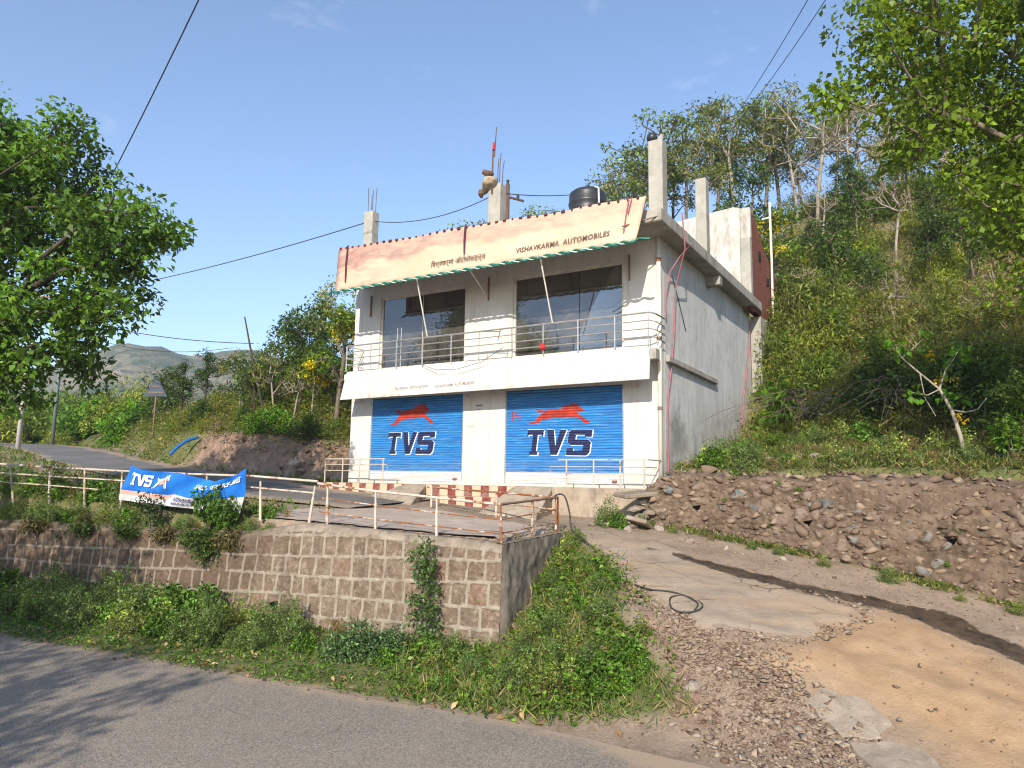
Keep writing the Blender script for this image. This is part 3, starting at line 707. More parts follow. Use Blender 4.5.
# ------------------------------------------------------------------ hoarding on the eaves
hb = shop_thing('shop_hoarding', 'long peach coloured hoarding with sun bleached print along the roof edge', 'signboard')
yt, yb_ = -1.68, -1.77
def hz(x, t):       # top edge dips between its ties
    top = 10.73-.030*(x+10.6)+.03*math.sin(x*1.9)*math.sin(x*.7); bot = 9.245
    return bot+(top-bot)*t
def hy(z): return yb_+(yt-yb_)*(z-9.25)/1.45
nx, nz_ = 60, 14; V = []
for i in range(nx):
    for j in range(nz_):
        t = j/(nz_-1); xl = -10.62; xr = -.02+.26*t; x = xl+(xr-xl)*i/(nx-1); z = hz(x, t)
        V.append((x, hy(z)+.012*math.sin(x*2.3+t*2)+.02*(float(vnoise(x*1.3, t*3, 4))-.5), z))
V = np.array(V); n0 = len(V); Vb = V.copy(); Vb[:, 1] += .07
F = grid_faces(nx, nz_); Fb = F[:, ::-1]+n0
ed = []
for i in range(nx-1):
    a, b = i*nz_, (i+1)*nz_; ed.append((a, a+n0, b+n0, b)); a, b = i*nz_+nz_-1, (i+1)*nz_+nz_-1; ed.append((a, b, b+n0, a+n0))
for j in range(nz_-1):
    ed.append((j, j+1, j+1+n0, j+n0)); k = (nx-1)*nz_+j; ed.append((k, k+n0, k+1+n0, k+1))
me = np_mesh('printed_face', np.concatenate([V, Vb]), np.concatenate([F, Fb, np.array(ed)]), False)
bm = bmesh.new(); bm.from_mesh(me); bmesh.ops.recalc_face_normals(bm, faces=bm.faces); bm.to_mesh(me); bm.free()
link('printed_face', me, M['hoarding'], hb)
hf = lambda z: hy(z)-.035
sign_text('english_lettering', 'VISHAVKARMA  AUTOMOBILES', -3.57, -.72, 9.46, .145, hf, M['brown_ink'], hb, .15, .015, .03)
sign_text('hindi_lettering', 'िवश्वकर्मा ऑटोमोबाइल्स', -6.58, -4.6, 9.43, .25, hf, M['brown_ink'], hb, .12, .008, 0)
for x in (-10.16, -5.38):
    m = MB(); m.tube([(x, hy(hz(x,1))-.03, hz(x,1)+.05), (x, hy(10.1)-.045, 10.15), (x+.02, hy(9.6)-.04, 9.72 if x > -8 else 9.5)], [.032, .03, .02], 5); m.build('tie_strap', M['strap'], hb)
m = MB()
for x in np.arange(-10.5, .1, .27):
    z = hz(x, 1)+.0; w = .022+.03*rnd.random(); m.box(x-w, x+w, hy(z)-.035, hy(z)+.10, z-.03-.03*rnd.random(), z+.012)
m.build('lashing_row', M['strap'], hb)
m = MB(); m.tube([(-.20, -1.74, 10.42), (-.27, -1.76, 10.0), (-.33, -1.80, 9.5)], .016, 5); m.tube([(-.12, -1.74, 10.42), (-.22, -1.77, 10.0)], .014, 5); m.build('pink_ribbon', M['red_hose'], hb)
m = MB(); m.tube([(-.35, -1.83, 9.66), (.42, -1.28, 9.98)], .02, 5); m.build('stay_rod', M['rail_dark'], hb)
# twisted green and pale cord along the foot of the hoarding
m = MB(); L = np.linspace(-10.95, .38, 230)
m.tube([(x, -1.83+.028*math.cos(x*14), 9.215+.07*max(0, x+.1)+.028*math.sin(x*14)) for x in L], .034, 5); m.build('green_cord', M['green_net'], hb)
m = MB(); m.tube([(x, -1.83-.028*math.cos(x*14), 9.215-.028*math.sin(x*14)) for x in L[6:-9]], .02, 4); m.build('pale_cord', M['pale_net'], hb)
m = MB(); m.box(-10.6, -.05, -1.71, -1.60, 9.26, 9.30); m.build('bottom_batten', M['rail_dark'], hb)
for (x0, x1) in ((-7.2, -7.36), (-2.84, -2.88)):
    m = MB(); m.tube([(x0, -1.68, 9.22), (x1, -.88, 7.57)], .022, 6); m.build('stay_rod', M['pvc'], hb)
m = MB(); m.tube([(-5.22, -1.68, 9.25), (-5.74, -.06, 8.95)], .018, 6); m.build('stay_rod', M['pvc'], hb)
m = MB()
for x in np.linspace(-10.4, -.3, 7): m.tube([(x, -1.66, 9.35), (x, -1.58, 10.3)], .025, 5); m.tube([(x, -1.63, 10.0), (x, -1.28, 10.0)], .03, 5)
m.build('rear_frame', M['rail_dark'], hb)

# ------------------------------------------------------------------ things on and around the shop
t = shop_thing('water_tank', 'black ribbed plastic water tank standing on the shop roof', 'water tank')
m = MB(); m.lathe([(.60,0),(.62,.05),(.62,.3),(.645,.34),(.645,.40),(.62,.44),(.62,.68),(.645,.72),(.645,.78),(.62,.82),(.62,1.04),(.60,1.12),(.50,1.20),(.30,1.25),(.0005,1.26)], (-3.45, 2.6, 11.62), 40); m.build('tank_body', M['black'], t, smooth=True)
m = MB(); m.lathe([(.26,0),(.27,.05),(.0005,.08)], (-3.45, 2.6, 12.85), 24); m.build('tank_lid', M['black'], t, smooth=True)
m = MB(); m.tube([(-2.86, 2.25, 11.9), (-2.86, 2.2, 12.7), (-3.0, 2.2, 12.78)], .03, 6); m.build('tank_pipe', M['pvc'], t)
m = MB(); m.box(-4.2, -2.7, 1.95, 3.25, 10.222, 11.618); m.build('tank_stand', M['brick'], t)
o = shop_thing('cloth_bundle', 'dirty cream sack bundle draped over the middle roof column', 'sack')
m = MB()
bm = bmesh.new(); bmesh.ops.create_icosphere(bm, subdivisions=3, radius=1)
for v in bm.verts:
    p = v.co; k = 1+.35*(float(vnoise(p.x*2+7, p.y*2+p.z*1.7, 3))-.5)
    v.co = Vector((-5.70+p.x*.27*k+.08*p.z, .0+p.y*.27*k, 12.66+p.z*.20*k-.42*max(0, -p.x-.25)))
me = bpy.data.meshes.new('sack_cloth'); bm.to_mesh(me); bm.free(); link('sack_cloth', me, M['sack'], o)
m = MB(); m.tube([(-5.85, -.18, 13.0), (-5.7, -.1, 12.92), (-5.55, .0, 12.95)], [.08, .12, .06], 7); m.tube([(-5.9, -.25, 12.35), (-5.84, -.28, 12.2), (-5.85, -.2, 12.1)], [.05, .09, .04], 7); m.build('brown_rag', M['brown_rag'], o)
t = shop_thing('mast', 'thin reddish stick mast lashed to the middle roof column', 'mast')
m = MB(); m.tube([(-5.62, .02, 12.3), (-5.6, .02, 13.9)], [.032, .028], 6); m.build('lower_stick', M['brown_rag'], t)
m = MB(); m.tube([(-5.53, .0, 13.5), (-5.47, .0, 14.5)], [.022, .014], 5); m.build('upper_stick', M['rebar'], t)
m = MB(); m.tube([(-5.56, .0, 13.75), (-5.55, .0, 13.98)], .055, 6); m.build('red_binding', M['red_rag'], t)
m = MB(); m.lathe([(.0005,0),(.12,.03),(.16,.14),(.13,.24),(.09,.27)], (-.27, .2, 12.781), 14); o = m.build('clay_pot', M['black'], None, smooth=True, loc=shop_pt(0,0)); o.rotation_euler.z = BROT; tag(o, 'small black pot on top of the tall corner roof column', 'pot')
m = MB(); m.tube([(-.05,.2,12.781),(-.02,.22,12.9),(.03,.2,12.98)], [.07,.06,.03], 6); o = m.build('orange_rag', M['sack'], None, loc=shop_pt(0,0)); o.rotation_euler.z = BROT; tag(o, 'scrap of tan cloth beside the black pot on the corner column', 'rag')
def shop_line(name, pts, r, mat, label, cat, n=6, group=None):
    P = []
    for a, b in zip(pts[:-1], pts[1:]):
        for k in range(6): P.append(tuple(a[i]+(b[i]-a[i])*k/6 for i in range(3)))
    P.append(pts[-1]); m = MB(); m.tube(P, r, n); o = m.build(name, mat, None, smooth=True, loc=shop_pt(0,0)); o.rotation_euler.z = BROT
    return tag(o, label, cat, group)
shop_line('hose', [(.56,.25,10.55),(.545,.5,9.6),(.12,.9,8.6),(.05,.95,7.4),(.05,.7,6.4),(.05,.36,5.5),(.05,.28,4.4),(.06,.3,3.3)], .02, M['red_hose'], 'long faded red hose hanging from the roof corner down the grey side wall', 'hose')
shop_line('hose', [(.52,1.15,9.95),(.3,.8,9.5),(.10,.45,8.95),(.05,.3,8.3),(.05,.26,7.6)], .018, M['red_hose'], 'short red hose slanting from the eaves to the drainpipe', 'hose')
shop_line('hose', [(.06,10.1,9.5),(.05,9.9,8.6),(.05,9.3,7.2),(.05,8.7,6.2),(.05,8.45,5.2)], .026, M['red_hose'], 'red hose at the far rear end of the grey side wall', 'hose')
shop_line('cable', [(.03,.9,9.0),(.025,1.6,8.2),(.02,2.1,7.6)], .012, M['wire'], 'short dark cable slanting across the upper grey side wall', 'cable')
shop_line('cable', [(-.9,-.05,8.1),(-1.4,-.04,7.9)], .012, M['wire'], 'scrap of dark cable on the wall right of the right window', 'cable')
shop_line('cable', [(-7.6,-.89,6.72),(-6.9,-1.0,6.48),(-6.1,-1.02,6.44),(-5.2,-1.0,6.60),(-4.5,-.90,7.0)], .008, M['wire'], 'thin dark cable sagging across the white balcony fascia', 'cable')
m = MB(); m.tube([(-3.2,-.885,6.80),(-3.2,-.89,6.86),(-3.2,-.885,6.98),(-3.2,-.88,7.02)], [.03,.09,.07,.02], 9); o = m.build('red_cloth_knot', M['red_rag'], None, loc=shop_pt(0,0)); o.rotation_euler.z = BROT; tag(o, 'small red cloth knot tied to the balcony railing', 'cloth')  # red cloth knot tied on the rail, not a lamp
# hand rails on the plinth
def plinth_rail(name, label, xs, x0, x1, slant):
    t = shop_thing(name, label, 'railing'); y = -1.1; zb = 2.96
    m = MB()
    if slant: m.tube([(x0, y, 3.71), (x1+.1, y, 3.71), (x1+.1, -.15, 3.71)], .02, 6); m.tube([(x0-.25, y, 3.15), (x0-.25, y, 3.52), (x1, y, 3.52), (x1, -.2, 3.52)], .013, 5); m.tube([(x0-.25, y, 3.33), (x1, y, 3.33), (x1, -.2, 3.33)], .013, 5)
    else: m.tube([(x0, -.2, 3.74), (x0, y, 3.74), (x1, y, 3.74)], .02, 6); m.tube([(x0, -.2, 3.56), (x0, y, 3.56), (x1+.1, y, 3.56), (x1+.1, y, 3.2)], .013, 5); m.tube([(x0, -.2, 3.36), (x0, y, 3.36), (x1, y, 3.36)], .013, 5)
    m.build('rail_bar', M['hand_rail'], t)
    for x in xs:
        m = MB(); m.tube([(x, y, zb), (x, y, 3.36 if False else 3.72)], .022, 6); m.build('post', M['hand_rail'], t)
plinth_rail('plinth_railing', 'thin steel handrail at the left end of the tiled plinth', (-11.35, -10.55, -9.8, -8.8), -11.35, -8.72, False)
plinth_rail('plinth_railing', 'thin steel handrail in front of the right hand shutter', (-2.3, -1.5, -.75, -.1), -2.55, -.1, True)
# the brick room behind, standing on the hillside at the rear of the roof
rm = shop_thing('brick_room', 'unfinished brick room with a streaked white front wall behind the shop roof', 'building')
m = MB(); m.add([(-2.6,8.9,10.225),(.06,8.9,10.225),(.06,8.9,13.75),(-.2,8.9,13.82),(-2.6,8.9,13.62),(-2.6,9.1,10.225),(.06,9.1,10.225),(.06,9.1,13.75),(-.2,9.1,13.82),(-2.6,9.1,13.62)], [(0,1,2,3,4),(9,8,7,6,5),(0,5,6,1),(1,6,7,2),(2,7,8,3),(3,8,9,4),(4,9,5,0)]); m.build('white_front_wall', M['old_white'], rm)
m = MB(); m.box(.062, .44, 8.8, 9.12, 10.225, 12.5); m.build('corner_pillar', M['column'], rm, bevel=.02)
m = MB(); m.box(.062, .44, 8.9, 9.12, 12.505, 13.72); m.build('corner_pillar', M['old_white'], rm, bevel=.02)
prof = [(9.122,13.7),(9.6,13.6),(10.1,13.45),(10.6,13.1),(11.4,12.75),(12.2,12.5),(13.2,12.2),(14.6,11.8)]
vs = [(.40,y,9.7) for y, z in prof]+[(.40,y,z) for y, z in prof]+[(.17,y,9.7) for y, z in prof]+[(.17,y,z) for y, z in prof]; n = len(prof); fs = []
for i in range(n-1): fs += [(i,i+1,n+i+1,n+i),(2*n+i+1,2*n+i,3*n+i,3*n+i+1),(n+i,n+i+1,3*n+i+1,3*n+i)]
fs += [(0,n,3*n,2*n),(n-1,3*n-1,4*n-1,2*n-1)]
m = MB(); m.add(vs, fs); m.build('brick_side_wall', M['brick'], rm)
m = MB(); m.box(.02, .42, 10.31, 14.6, 5.5, 9.695); m.build('lower_wall', M['slab'], rm)
m = MB(); m.box(.41, .46, 10.3, 10.55, 12.0, 12.35); m.box(.41, .46, 11.7, 11.95, 11.3, 11.6); m.build('wall_gap_shade', M['dark_panel'], rm)  # dark boxes on the brick face, their colour standing in for shaded gaps
# ------------------------------------------------------------------ the ground
def axis(lo, hi, a, b, st, g=1.09, mx=40):
    mid = list(np.arange(a, b+1e-6, st)); up = [mid[-1]]; s = st
    while up[-1] < hi: s = min(s*g, mx, .6 if up[-1] < 62 else 1e9); up.append(up[-1]+s)
    dn = [a]; s = st
    while dn[-1] > lo: s = min(s*g, mx, .6 if dn[-1] > -34 else 1e9); dn.append(dn[-1]-s)
    return np.array(dn[:0:-1]+mid+up[1:])
gx = axis(-1500, 1200, -16, 11.5, .11); gy = axis(-300, 2500, 6.5, 20.5, .11)
GX, GY = np.meshgrid(gx, gy, indexing='ij'); X, Y = GX.ravel(), GY.ravel()
Z = ground(X, Y)
STRIP = [(1.25,15.2),(1.7,14.0),(2.27,12.7),(2.52,11.84),(2.96,11.38),(3.69,11.2),(4.52,11.35),(5.4,11.9),(5.94,12.42),(5.0,13.3),(4.1,14.1),(3.3,14.9),(2.6,15.6),(1.6,16.2)]
def in_poly(x, y, P, soft=.35):
    P = np.array(P, float); n = len(P); ins = np.zeros(x.shape, bool); dist = np.full(x.shape, 1e9)
    for i in range(n):
        (x0, y0), (x1, y1) = P[i], P[(i+1) % n]
        c = ((y0 > y) != (y1 > y)) & (x < (x1-x0)*(y-y0)/(y1-y0+1e-12)+x0); ins ^= c
        dx, dy = x1-x0, y1-y0; t = np.clip(((x-x0)*dx+(y-y0)*dy)/(dx*dx+dy*dy+1e-12), 0, 1)
        dist = np.minimum(dist, np.hypot(x-x0-t*dx, y-y0-t*dy))
    return np.clip(.5+np.where(ins, dist, -dist)/(2*soft), 0, 1)
strip_in = in_poly(X, Y, STRIP, .5)+(fbm(X*1.6, Y*1.6, 461)-.5)*.75
Z = Z+.06*sstep(.44, .56, strip_in)
for off_ in (-.62, .62):
    q_ = (X-4.4)*.60+(Y-10.6)*.80+off_+.25*np.sin(X*.7); Z = Z-.035*np.exp(-(q_/.20)**2)*in_poly(X, Y, [(2.6,11),(5.8,12.3),(8.5,9),(6,6),(3.6,8.5)], .8)
g_me = np_mesh('ground', np.stack([X, Y, Z], 1), grid_faces(len(gx), len(gy)), True)
SAND = [(4.6,11.35),(5.62,12.1),(6.5,12.5),(7.0,11.9),(7.4,11.0),(7.6,9.6),(8.5,7),(6,5.5),(4.6,7.4),(5.0,8.7),(4.9,9.5),(4.3,10.1),(3.6,10.5),(4.2,10.9)]
WET = [(2.75,14.75),(3.3,14.62),(4.1,14.28),(5.36,13.62),(6.6,13.16),(7.5,12.75),(8.0,11.6),(8.3,10.2),(8.6,8.5),(8.15,8.5),(7.75,10.1),(7.35,11.3),(6.6,12.45),(5.7,12.95),(4.7,13.15),(3.75,13.8),(3.3,14.25)]
MOUND = [(-.25,12.7),(.5,14.2),(1.2,15.7),(1.7,14.2),(2.0,12.9),(1.95,11.6),(2.25,10.6),(2.15,9.75),(.6,9.95),(-1.5,10.8),(-1.7,12.9)]
px_, py_ = X-WA[0], Y-WA[1]; S_ = px_*WW[0]+py_*WW[1]; D_ = px_*WN[0]+py_*WN[1]; DH = foot_dist(X, Y)
asph = np.clip((strip_in-.5)*4+.5, 0, 1); sand = in_poly(X, Y, SAND, .5); wet = in_poly(X, Y, WET, .30)
grass = np.maximum(in_poly(X, Y, MOUND, .3)*np.clip(.35+.9*fbm(X*1.1, Y*1.1, 44), 0, 1), sstep(-.6, .1, S_)*sstep(-2.75, -2.2, D_)*(1-sstep(-.3, .1, D_)))
grass = np.maximum(grass, sstep(np.where(X > 2, .05, .5), np.where(X > 2, .3, 1.3), DH)*np.clip(.62+.5*(fbm(X*.35, Y*.35, 41)-.5), 0, 1))
grass = np.maximum(grass, .95*sstep(.0, .2, DH)*(X > 2)*(1-sstep(3, 4.5, DH)))
grass = np.maximum(grass, sstep(-13, -15, X)*sstep(-.4, .1, DH)*(DH < 3))
grass = np.maximum(grass, .75*sstep(5.2, 6.6, S_)*sstep(.1, .4, D_)*(1-sstep(1.2, 2.2, D_)))
foot_r = sstep(-.75, -.15, DH)*sstep(3.5, 4.5, X)*(1-sstep(.1, .3, DH)); grass = np.maximum(grass, .72*foot_r)
red = np.maximum(sstep(-.1, .15, DH)*(1-sstep(.7, 1.3, DH))*(1-sstep(-4.5, -3, X))*sstep(-16, -13, X), .9*in_poly(X, Y, [(1.9,12.6),(2.15,12.7),(2.35,11.6),(2.62,10.4),(2.75,9.4),(2.2,9.5),(2.2,10.7)], .3))
red = np.maximum(red, .8*sstep(2.6, 4, DH)*(1-sstep(5.2, 6.2, DH))*sstep(5, 8, X)*(1-sstep(11, 12.5, X)))
for n_, a_ in (('asph', asph), ('sand', sand), ('wet', wet*.95), ('grass', grass), ('red', red)): set_attr(g_me, n_, a_)
link('ground', g_me, M['ground'])['kind'] = 'structure'

def sheet(name, pts, lift, mat, edge=None, solid=0.0):
    """sheet over the ground from a grid of (x, y) points, shape (nu, nv, 2)"""
    nu, nv, _ = pts.shape; P = pts.reshape(-1, 2); z = ground(P[:, 0], P[:, 1])+lift
    me = np_mesh(name, np.concatenate([P, z[:, None]], 1), grid_faces(nu, nv), True)
    if edge is not None: set_attr(me, 'edge', edge.ravel())
    bm = bmesh.new(); bm.from_mesh(me); bmesh.ops.recalc_face_normals(bm, faces=bm.faces)
    if sum(f.normal.z for f in bm.faces) < 0: bmesh.ops.reverse_faces(bm, faces=bm.faces)
    bm.to_mesh(me); bm.free()
    o = link(name, me, mat); o['kind'] = 'structure'; return o
# main road: along the foot of the wall, its edge broken and dusty
ss = np.concatenate([np.arange(-34, -6, 1.0), np.arange(-6, 18, .2), np.arange(18, 60, 1.5)]); dd = np.concatenate([np.arange(0, 2.4, .12), np.arange(2.4, 8.4, .6)])
pts = np.zeros((len(ss), len(dd), 2)); ed = np.zeros((len(ss), len(dd)))
for i, s in enumerate(ss):
    off = -2.62+.16*(float(vnoise(s*.8, 1.5, 3))-.5)+.07*(float(vnoise(s*3.7, 2.5, 5))-.5)-.42*float(sstep(-1.0, -4.5, s))
    for j, d in enumerate(dd):
        pts[i, j] = WP(s, off-d); ed[i, j] = max(0, .66-d*.75)+float(sstep(-2.2, -4.2, s))*.65*max(0, 1-d/2.0)
sheet('main_road', pts, .012, M['road'], ed)
# upper road, climbing away to the left
C_ = np.array([(-3.2,20.0),(-6.8,22.0),(-10.5,24.8),(-14.6,28.2),(-18.5,32.2),(-22.3,36.8),(-26.5,41.0),(-33,45.5),(-42,49),(-55,52)], float)
t_ = np.linspace(0, len(C_)-1, 90); cl = np.stack([np.interp(t_, np.arange(len(C_)), C_[:, k]) for k in (0, 1)], 1)
for _ in range(6): cl[1:-1] = (cl[:-2]+2*cl[1:-1]+cl[2:])/4
tg = np.gradient(cl, axis=0); tg /= np.linalg.norm(tg, axis=1)[:, None]; nr = np.stack([tg[:, 1], -tg[:, 0]], 1)
ww = np.linspace(-1.95, 1.75, 9); pts = cl[:, None]+nr[:, None]*ww[None, :, None]; pts = pts+(vnoise(pts[..., 0]*1.2, pts[..., 1]*1.2, 8)-.5)[..., None]*.25
sheet('upper_road', pts, .05, M['road2'], np.broadcast_to(np.abs(np.linspace(-1, 1, 9))**2*.8, (90, 9)).copy()+np.clip(1-t_*.45, 0, 1)[:, None]*.35)
# concrete forecourt inside the railings
TP = [WP(.0, .36), np.array([1.02, 15.45]), np.array([-.42, 17.2]), np.array([-2.25, 19.2]), WP(6.6, 2.6), WP(6.2, .36)]
A0, B0, C0, D0 = TP[0], TP[1], TP[3], TP[5]
nu, nv = 40, 30; pts = np.zeros((nu, nv, 2))
for i in range(nu):
    for j in range(nv):
        a, b = i/(nu-1), j/(nv-1); top = B0*(1-a)+(C0*(1-max(0, a-.55)/.45)+TP[4]*max(0, a-.55)/.45 if a > .55 else B0+(C0-B0)*(a/.55))*a if False else (B0+(C0-B0)*(a/.6) if a < .6 else C0+(TP[4]-C0)*(a-.6)/.4)
        pts[i, j] = (A0+(D0-A0)*a)*(1-b)+top*b
sheet('forecourt', pts, .035, M['terrace'])

# ------------------------------------------------------------------ block retaining wall
rw = empty('retaining_wall', (WA[0], WA[1], 0), 0, 'long block masonry retaining wall with raised pointing beside the lower road', 'wall')
def coping_z(s): return 2.03+.045*np.minimum(s, 4.2)-.20*sstep(4.3, 6.0, s)-.06*sstep(6, 9, s)
st = .028; sv = np.concatenate([np.arange(-.02, 16, st), np.arange(16, 40, .2)]); tv = np.linspace(0, 1, 74)
Sg, Tg = np.meshgrid(sv, tv, indexing='ij'); top = coping_z(Sg)-.13; Zg = -.35+(top+.35)*Tg
joints = []; zc = 1.74; k = 0; r2 = random.Random(4)
zline = lambda q, s: 1.745-.385*q-.034*s*(1-.012*s)+.02*np.sin(s*.9+q*2)
mort = np.zeros_like(Sg); tone = np.zeros_like(Sg); hgt = np.zeros_like(Sg)
wz = Zg+.02*(vnoise(Sg*2.2, Zg*2.2, 21)-.5); ws = Sg+.06*(vnoise(Sg*1.7, Zg*1.7, 22)-.5)+.05*(Zg-1)
row = np.clip(np.floor((1.745-.034*Sg*(1-.012*Sg)-wz)/.385), -1, 8).astype(int)
dz_ = np.minimum(np.abs(zline(row, Sg)-wz), np.abs(zline(row+1, Sg)-wz))
dv_ = np.full(Sg.shape, 1e9)
for q in range(-1, 9):
    xs = [-.2 if q % 2 else -.05]
    while xs[-1] < 42: xs.append(xs[-1]+r2.uniform(.26, .46))
    xs = np.array(xs); mk = row == q; i = np.searchsorted(xs, ws[mk])-1; i = np.clip(i, 0, len(xs)-2)
    dv_[mk] = np.minimum(ws[mk]-xs[i], xs[i+1]-ws[mk]); tone[mk] = np.array([r2.random() for _ in xs])[i]
dj = np.minimum(dz_, dv_); ragged = .012*(vnoise(Sg*14, Zg*14, 31)-.5)
mort = 1-sstep(.020, .034, dj+ragged)
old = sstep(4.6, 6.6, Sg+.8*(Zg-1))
miss = sstep(.42, .6, fbm(Sg*.7, Zg*1.5, 77))*old                    # pointing fallen out on the old part
mort = mort*(1-.8*miss)
hgt = (.040+.012*(fbm(Sg*9, Zg*9, 58)-.5))*mort+(1-mort)*(.040*fbm(Sg*7, Zg*7, 51)+.034*fbm(Sg*20, Zg*20, 52, 2)+.014*sstep(0, .12, dj)+.014*(tone-.5)-.016)
hgt = hgt+old*.03*(fbm(Sg*2.5, Zg*2.5, 57)-.5)
off = -.035-hgt-.10*(1-Zg/2.0)
P = WA[None, None]+Sg[..., None]*WW+off[..., None]*WN
me = np_mesh('block_face', np.concatenate([P.reshape(-1, 2)-WA, Zg.reshape(-1, 1)], 1), grid_faces(len(sv), len(tv))[:, ::-1], False)
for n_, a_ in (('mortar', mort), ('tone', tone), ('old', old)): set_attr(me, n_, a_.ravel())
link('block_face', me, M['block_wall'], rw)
# rough coping: front lip, top, back
sv = np.concatenate([np.arange(.0, 16, .06), np.arange(16, 40, .3)]); V = []
for s in sv:
    tz = float(coping_z(s)); ra = .022*(float(fbm(s*3, 2, 61))-.5)*2; lip = .035*(float(fbm(s*2, 5, 62))-.3)
    gzb = max(tz-.05, 0)
    for d, z in ((-.01, tz-.17), (-.055-lip*.6, tz-.16), (-.06-lip*.6, tz-.13), (-.04-lip*.5, tz-.10+ra*.7), (-.01+lip, tz-.07+ra*.7), (.04+lip*.3, tz-.02+ra), (.16, tz+.01+ra*.5), (.38, tz+.005+ra*.3), (.42, tz-.12)):
        q = WP(s, d)-WA; V.append((q[0]+.012*(rnd.random()-.5), q[1]+.012*(rnd.random()-.5), z+.012*(rnd.random()-.5)))
nv = 9; V = np.array(V); F = grid_faces(len(sv), nv)[:, ::-1]
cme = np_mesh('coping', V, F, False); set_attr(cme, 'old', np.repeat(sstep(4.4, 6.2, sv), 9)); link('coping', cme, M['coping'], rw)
# the dark return wall facing the track
ev = WB-WA; el = np.linalg.norm(ev); ev = ev/el; en = np.array([ev[1], -ev[0]])
sv = np.arange(.0, el+.05, .05); tv = np.linspace(0, 1, 40); V = []
for s in sv:
    for t in tv:
        z = -.3+(2.03+.015*s+.3)*t; d = .02+.09*(float(fbm(s*2.2, z*2.2, 71))-.4)+.05*(float(fbm(s*8, z*8, 72))-.5)+.08*(1-z/2.0)
        s_q = -(.045+.10*(1-z/2.0)) if s == 0 else s; q = ev*s_q+en*(d if s > 0 else .01); V.append((q[0], q[1], z))
n0 = len(V)
for s in sv:
    for d in (.0, -.08, -.16, -.18):
        q = ev*(s+.06)+en*(d+(.05*(float(fbm(s*2.2, 2.03*2.2, 71))-.4) if d == 0 else 0)); V.append((q[0], q[1], 2.035+.015*s-(.15 if d < -.17 else 0)+.015*(rnd.random()-.5)))
F = np.concatenate([grid_faces(len(sv), 40), grid_faces(len(sv), 4)+n0])
link('return_wall', np_mesh('return_wall', np.array(V), F, False), M['return'], rw)
m = MB()
q0 = WP(4.95, -.17)-WA; 
for a in (0,):
    m.tube([(*(WP(4.95, -.26)-WA), .62), (*(WP(4.95, .1)-WA), .64)], .055, 8)
m.build('drain_hole_shade', M['hole'], rw)  # solid plug; the shade of the drain hole is put into its colour

# ------------------------------------------------------------------ stones
def hull_stone(seed, flat=.6, n=11):
    r = np.random.default_rng(seed); p = unit_(r.normal(size=(n, 3)))*r.uniform(.8, 1, (n, 1)); p[:, 2] *= flat
    bm = bmesh.new(); vs = [bm.verts.new(q) for q in p]; h = bmesh.ops.convex_hull(bm, input=vs); bmesh.ops.delete(bm, geom=list({e for e in h['geom_interior']+h['geom_unused'] if isinstance(e, bmesh.types.BMVert)}), context='VERTS')
    bmesh.ops.triangulate(bm, faces=bm.faces); bmesh.ops.recalc_face_normals(bm, faces=bm.faces); bm.verts.index_update()
    V = np.array([v.co[:] for v in bm.verts]); F = np.array([[v.index for v in f.verts] for f in bm.faces]); bm.free(); return V, F
def unit_(a): return a/np.linalg.norm(a, axis=-1, keepdims=True)
def rock_mesh(name, seed, flat=.6, sub=2):
    bm = bmesh.new(); bmesh.ops.create_icosphere(bm, subdivisions=sub, radius=1); r = random.Random(seed)
    pl = [(Vector((r.gauss(0,1), r.gauss(0,1), r.gauss(0,1))).normalized(), r.uniform(.55, .85)) for _ in range(9)]
    for v in bm.verts:
        for n, d in pl:
            q = v.co.dot(n)
            if q > d: v.co -= n*(q-d)
        v.co.z *= flat
    me = bpy.data.meshes.new(name); bm.to_mesh(me); bm.free()
    set_attr(me, 'tone', np.full(len(me.polygons), r.random()), 'FACE'); me.materials.append(M['rock']); return me
ROCKS = [rock_mesh('rock', 100+i, .45+.07*i) for i in range(6)]
ico = ROCKS
base_ = []
for i in range(9): base_.append(hull_stone(300+i, .62, 8+i % 4))
# ------------------------------------------------------------------ rubble wall under the bench on the right
rb = empty('rubble_wall', (3.55, 17.6, 0), 0, 'rough rubble stone wall set in red mud below the hillside bench', 'wall')
LW = np.array([(3.25,18.25),(3.42,17.45),(4.4,16.9),(6.5,15.6),(9.55,13.55),(13,11.2),(17,8.5),(24,3.4)], float)
cum = np.concatenate([[0], np.cumsum(np.linalg.norm(np.diff(LW, axis=0), axis=1))])
sv = np.concatenate([np.arange(0, 11.5, .035), np.arange(11.5, cum[-1], .2)]); cx = np.stack([np.interp(sv, cum, LW[:, k]) for k in (0, 1)], 1)
for _ in range(12): cx[1:-1] = (cx[:-2]+2*cx[1:-1]+cx[2:])/4
tg = np.gradient(cx, axis=0); tg /= np.linalg.norm(tg, axis=1)[:, None]; nr = np.stack([tg[:, 1], -tg[:, 0]], 1)   # towards the track
tv = np.linspace(0, 1, 62); nst = 1000
sx = rng.uniform(-.3, 13.5, nst); sz = rng.uniform(.3, 3.8, nst); sr = rng.uniform(.65, 1.5, nst); stone_tone = rng.random(nst)
bz = ground(cx[:, 0]+nr[:, 0]*.5, cx[:, 1]+nr[:, 1]*.5, False)-.25
tz = 3.50+.05*np.sin(sv*1.3)+.22*(fbm(sv*1.4, sv*0, 81)-.5)-1.0*(1-sstep(-.2, 1.5, sv))-.08*sv/10
Sg = np.repeat(sv[:, None], 62, 1); Zg = bz[:, None]+(tz-bz)[:, None]*tv[None]
f1 = np.full(Sg.shape, 9.); f2 = np.full(Sg.shape, 9.); idx = np.zeros(Sg.shape, int)
sel = sv < 13.3
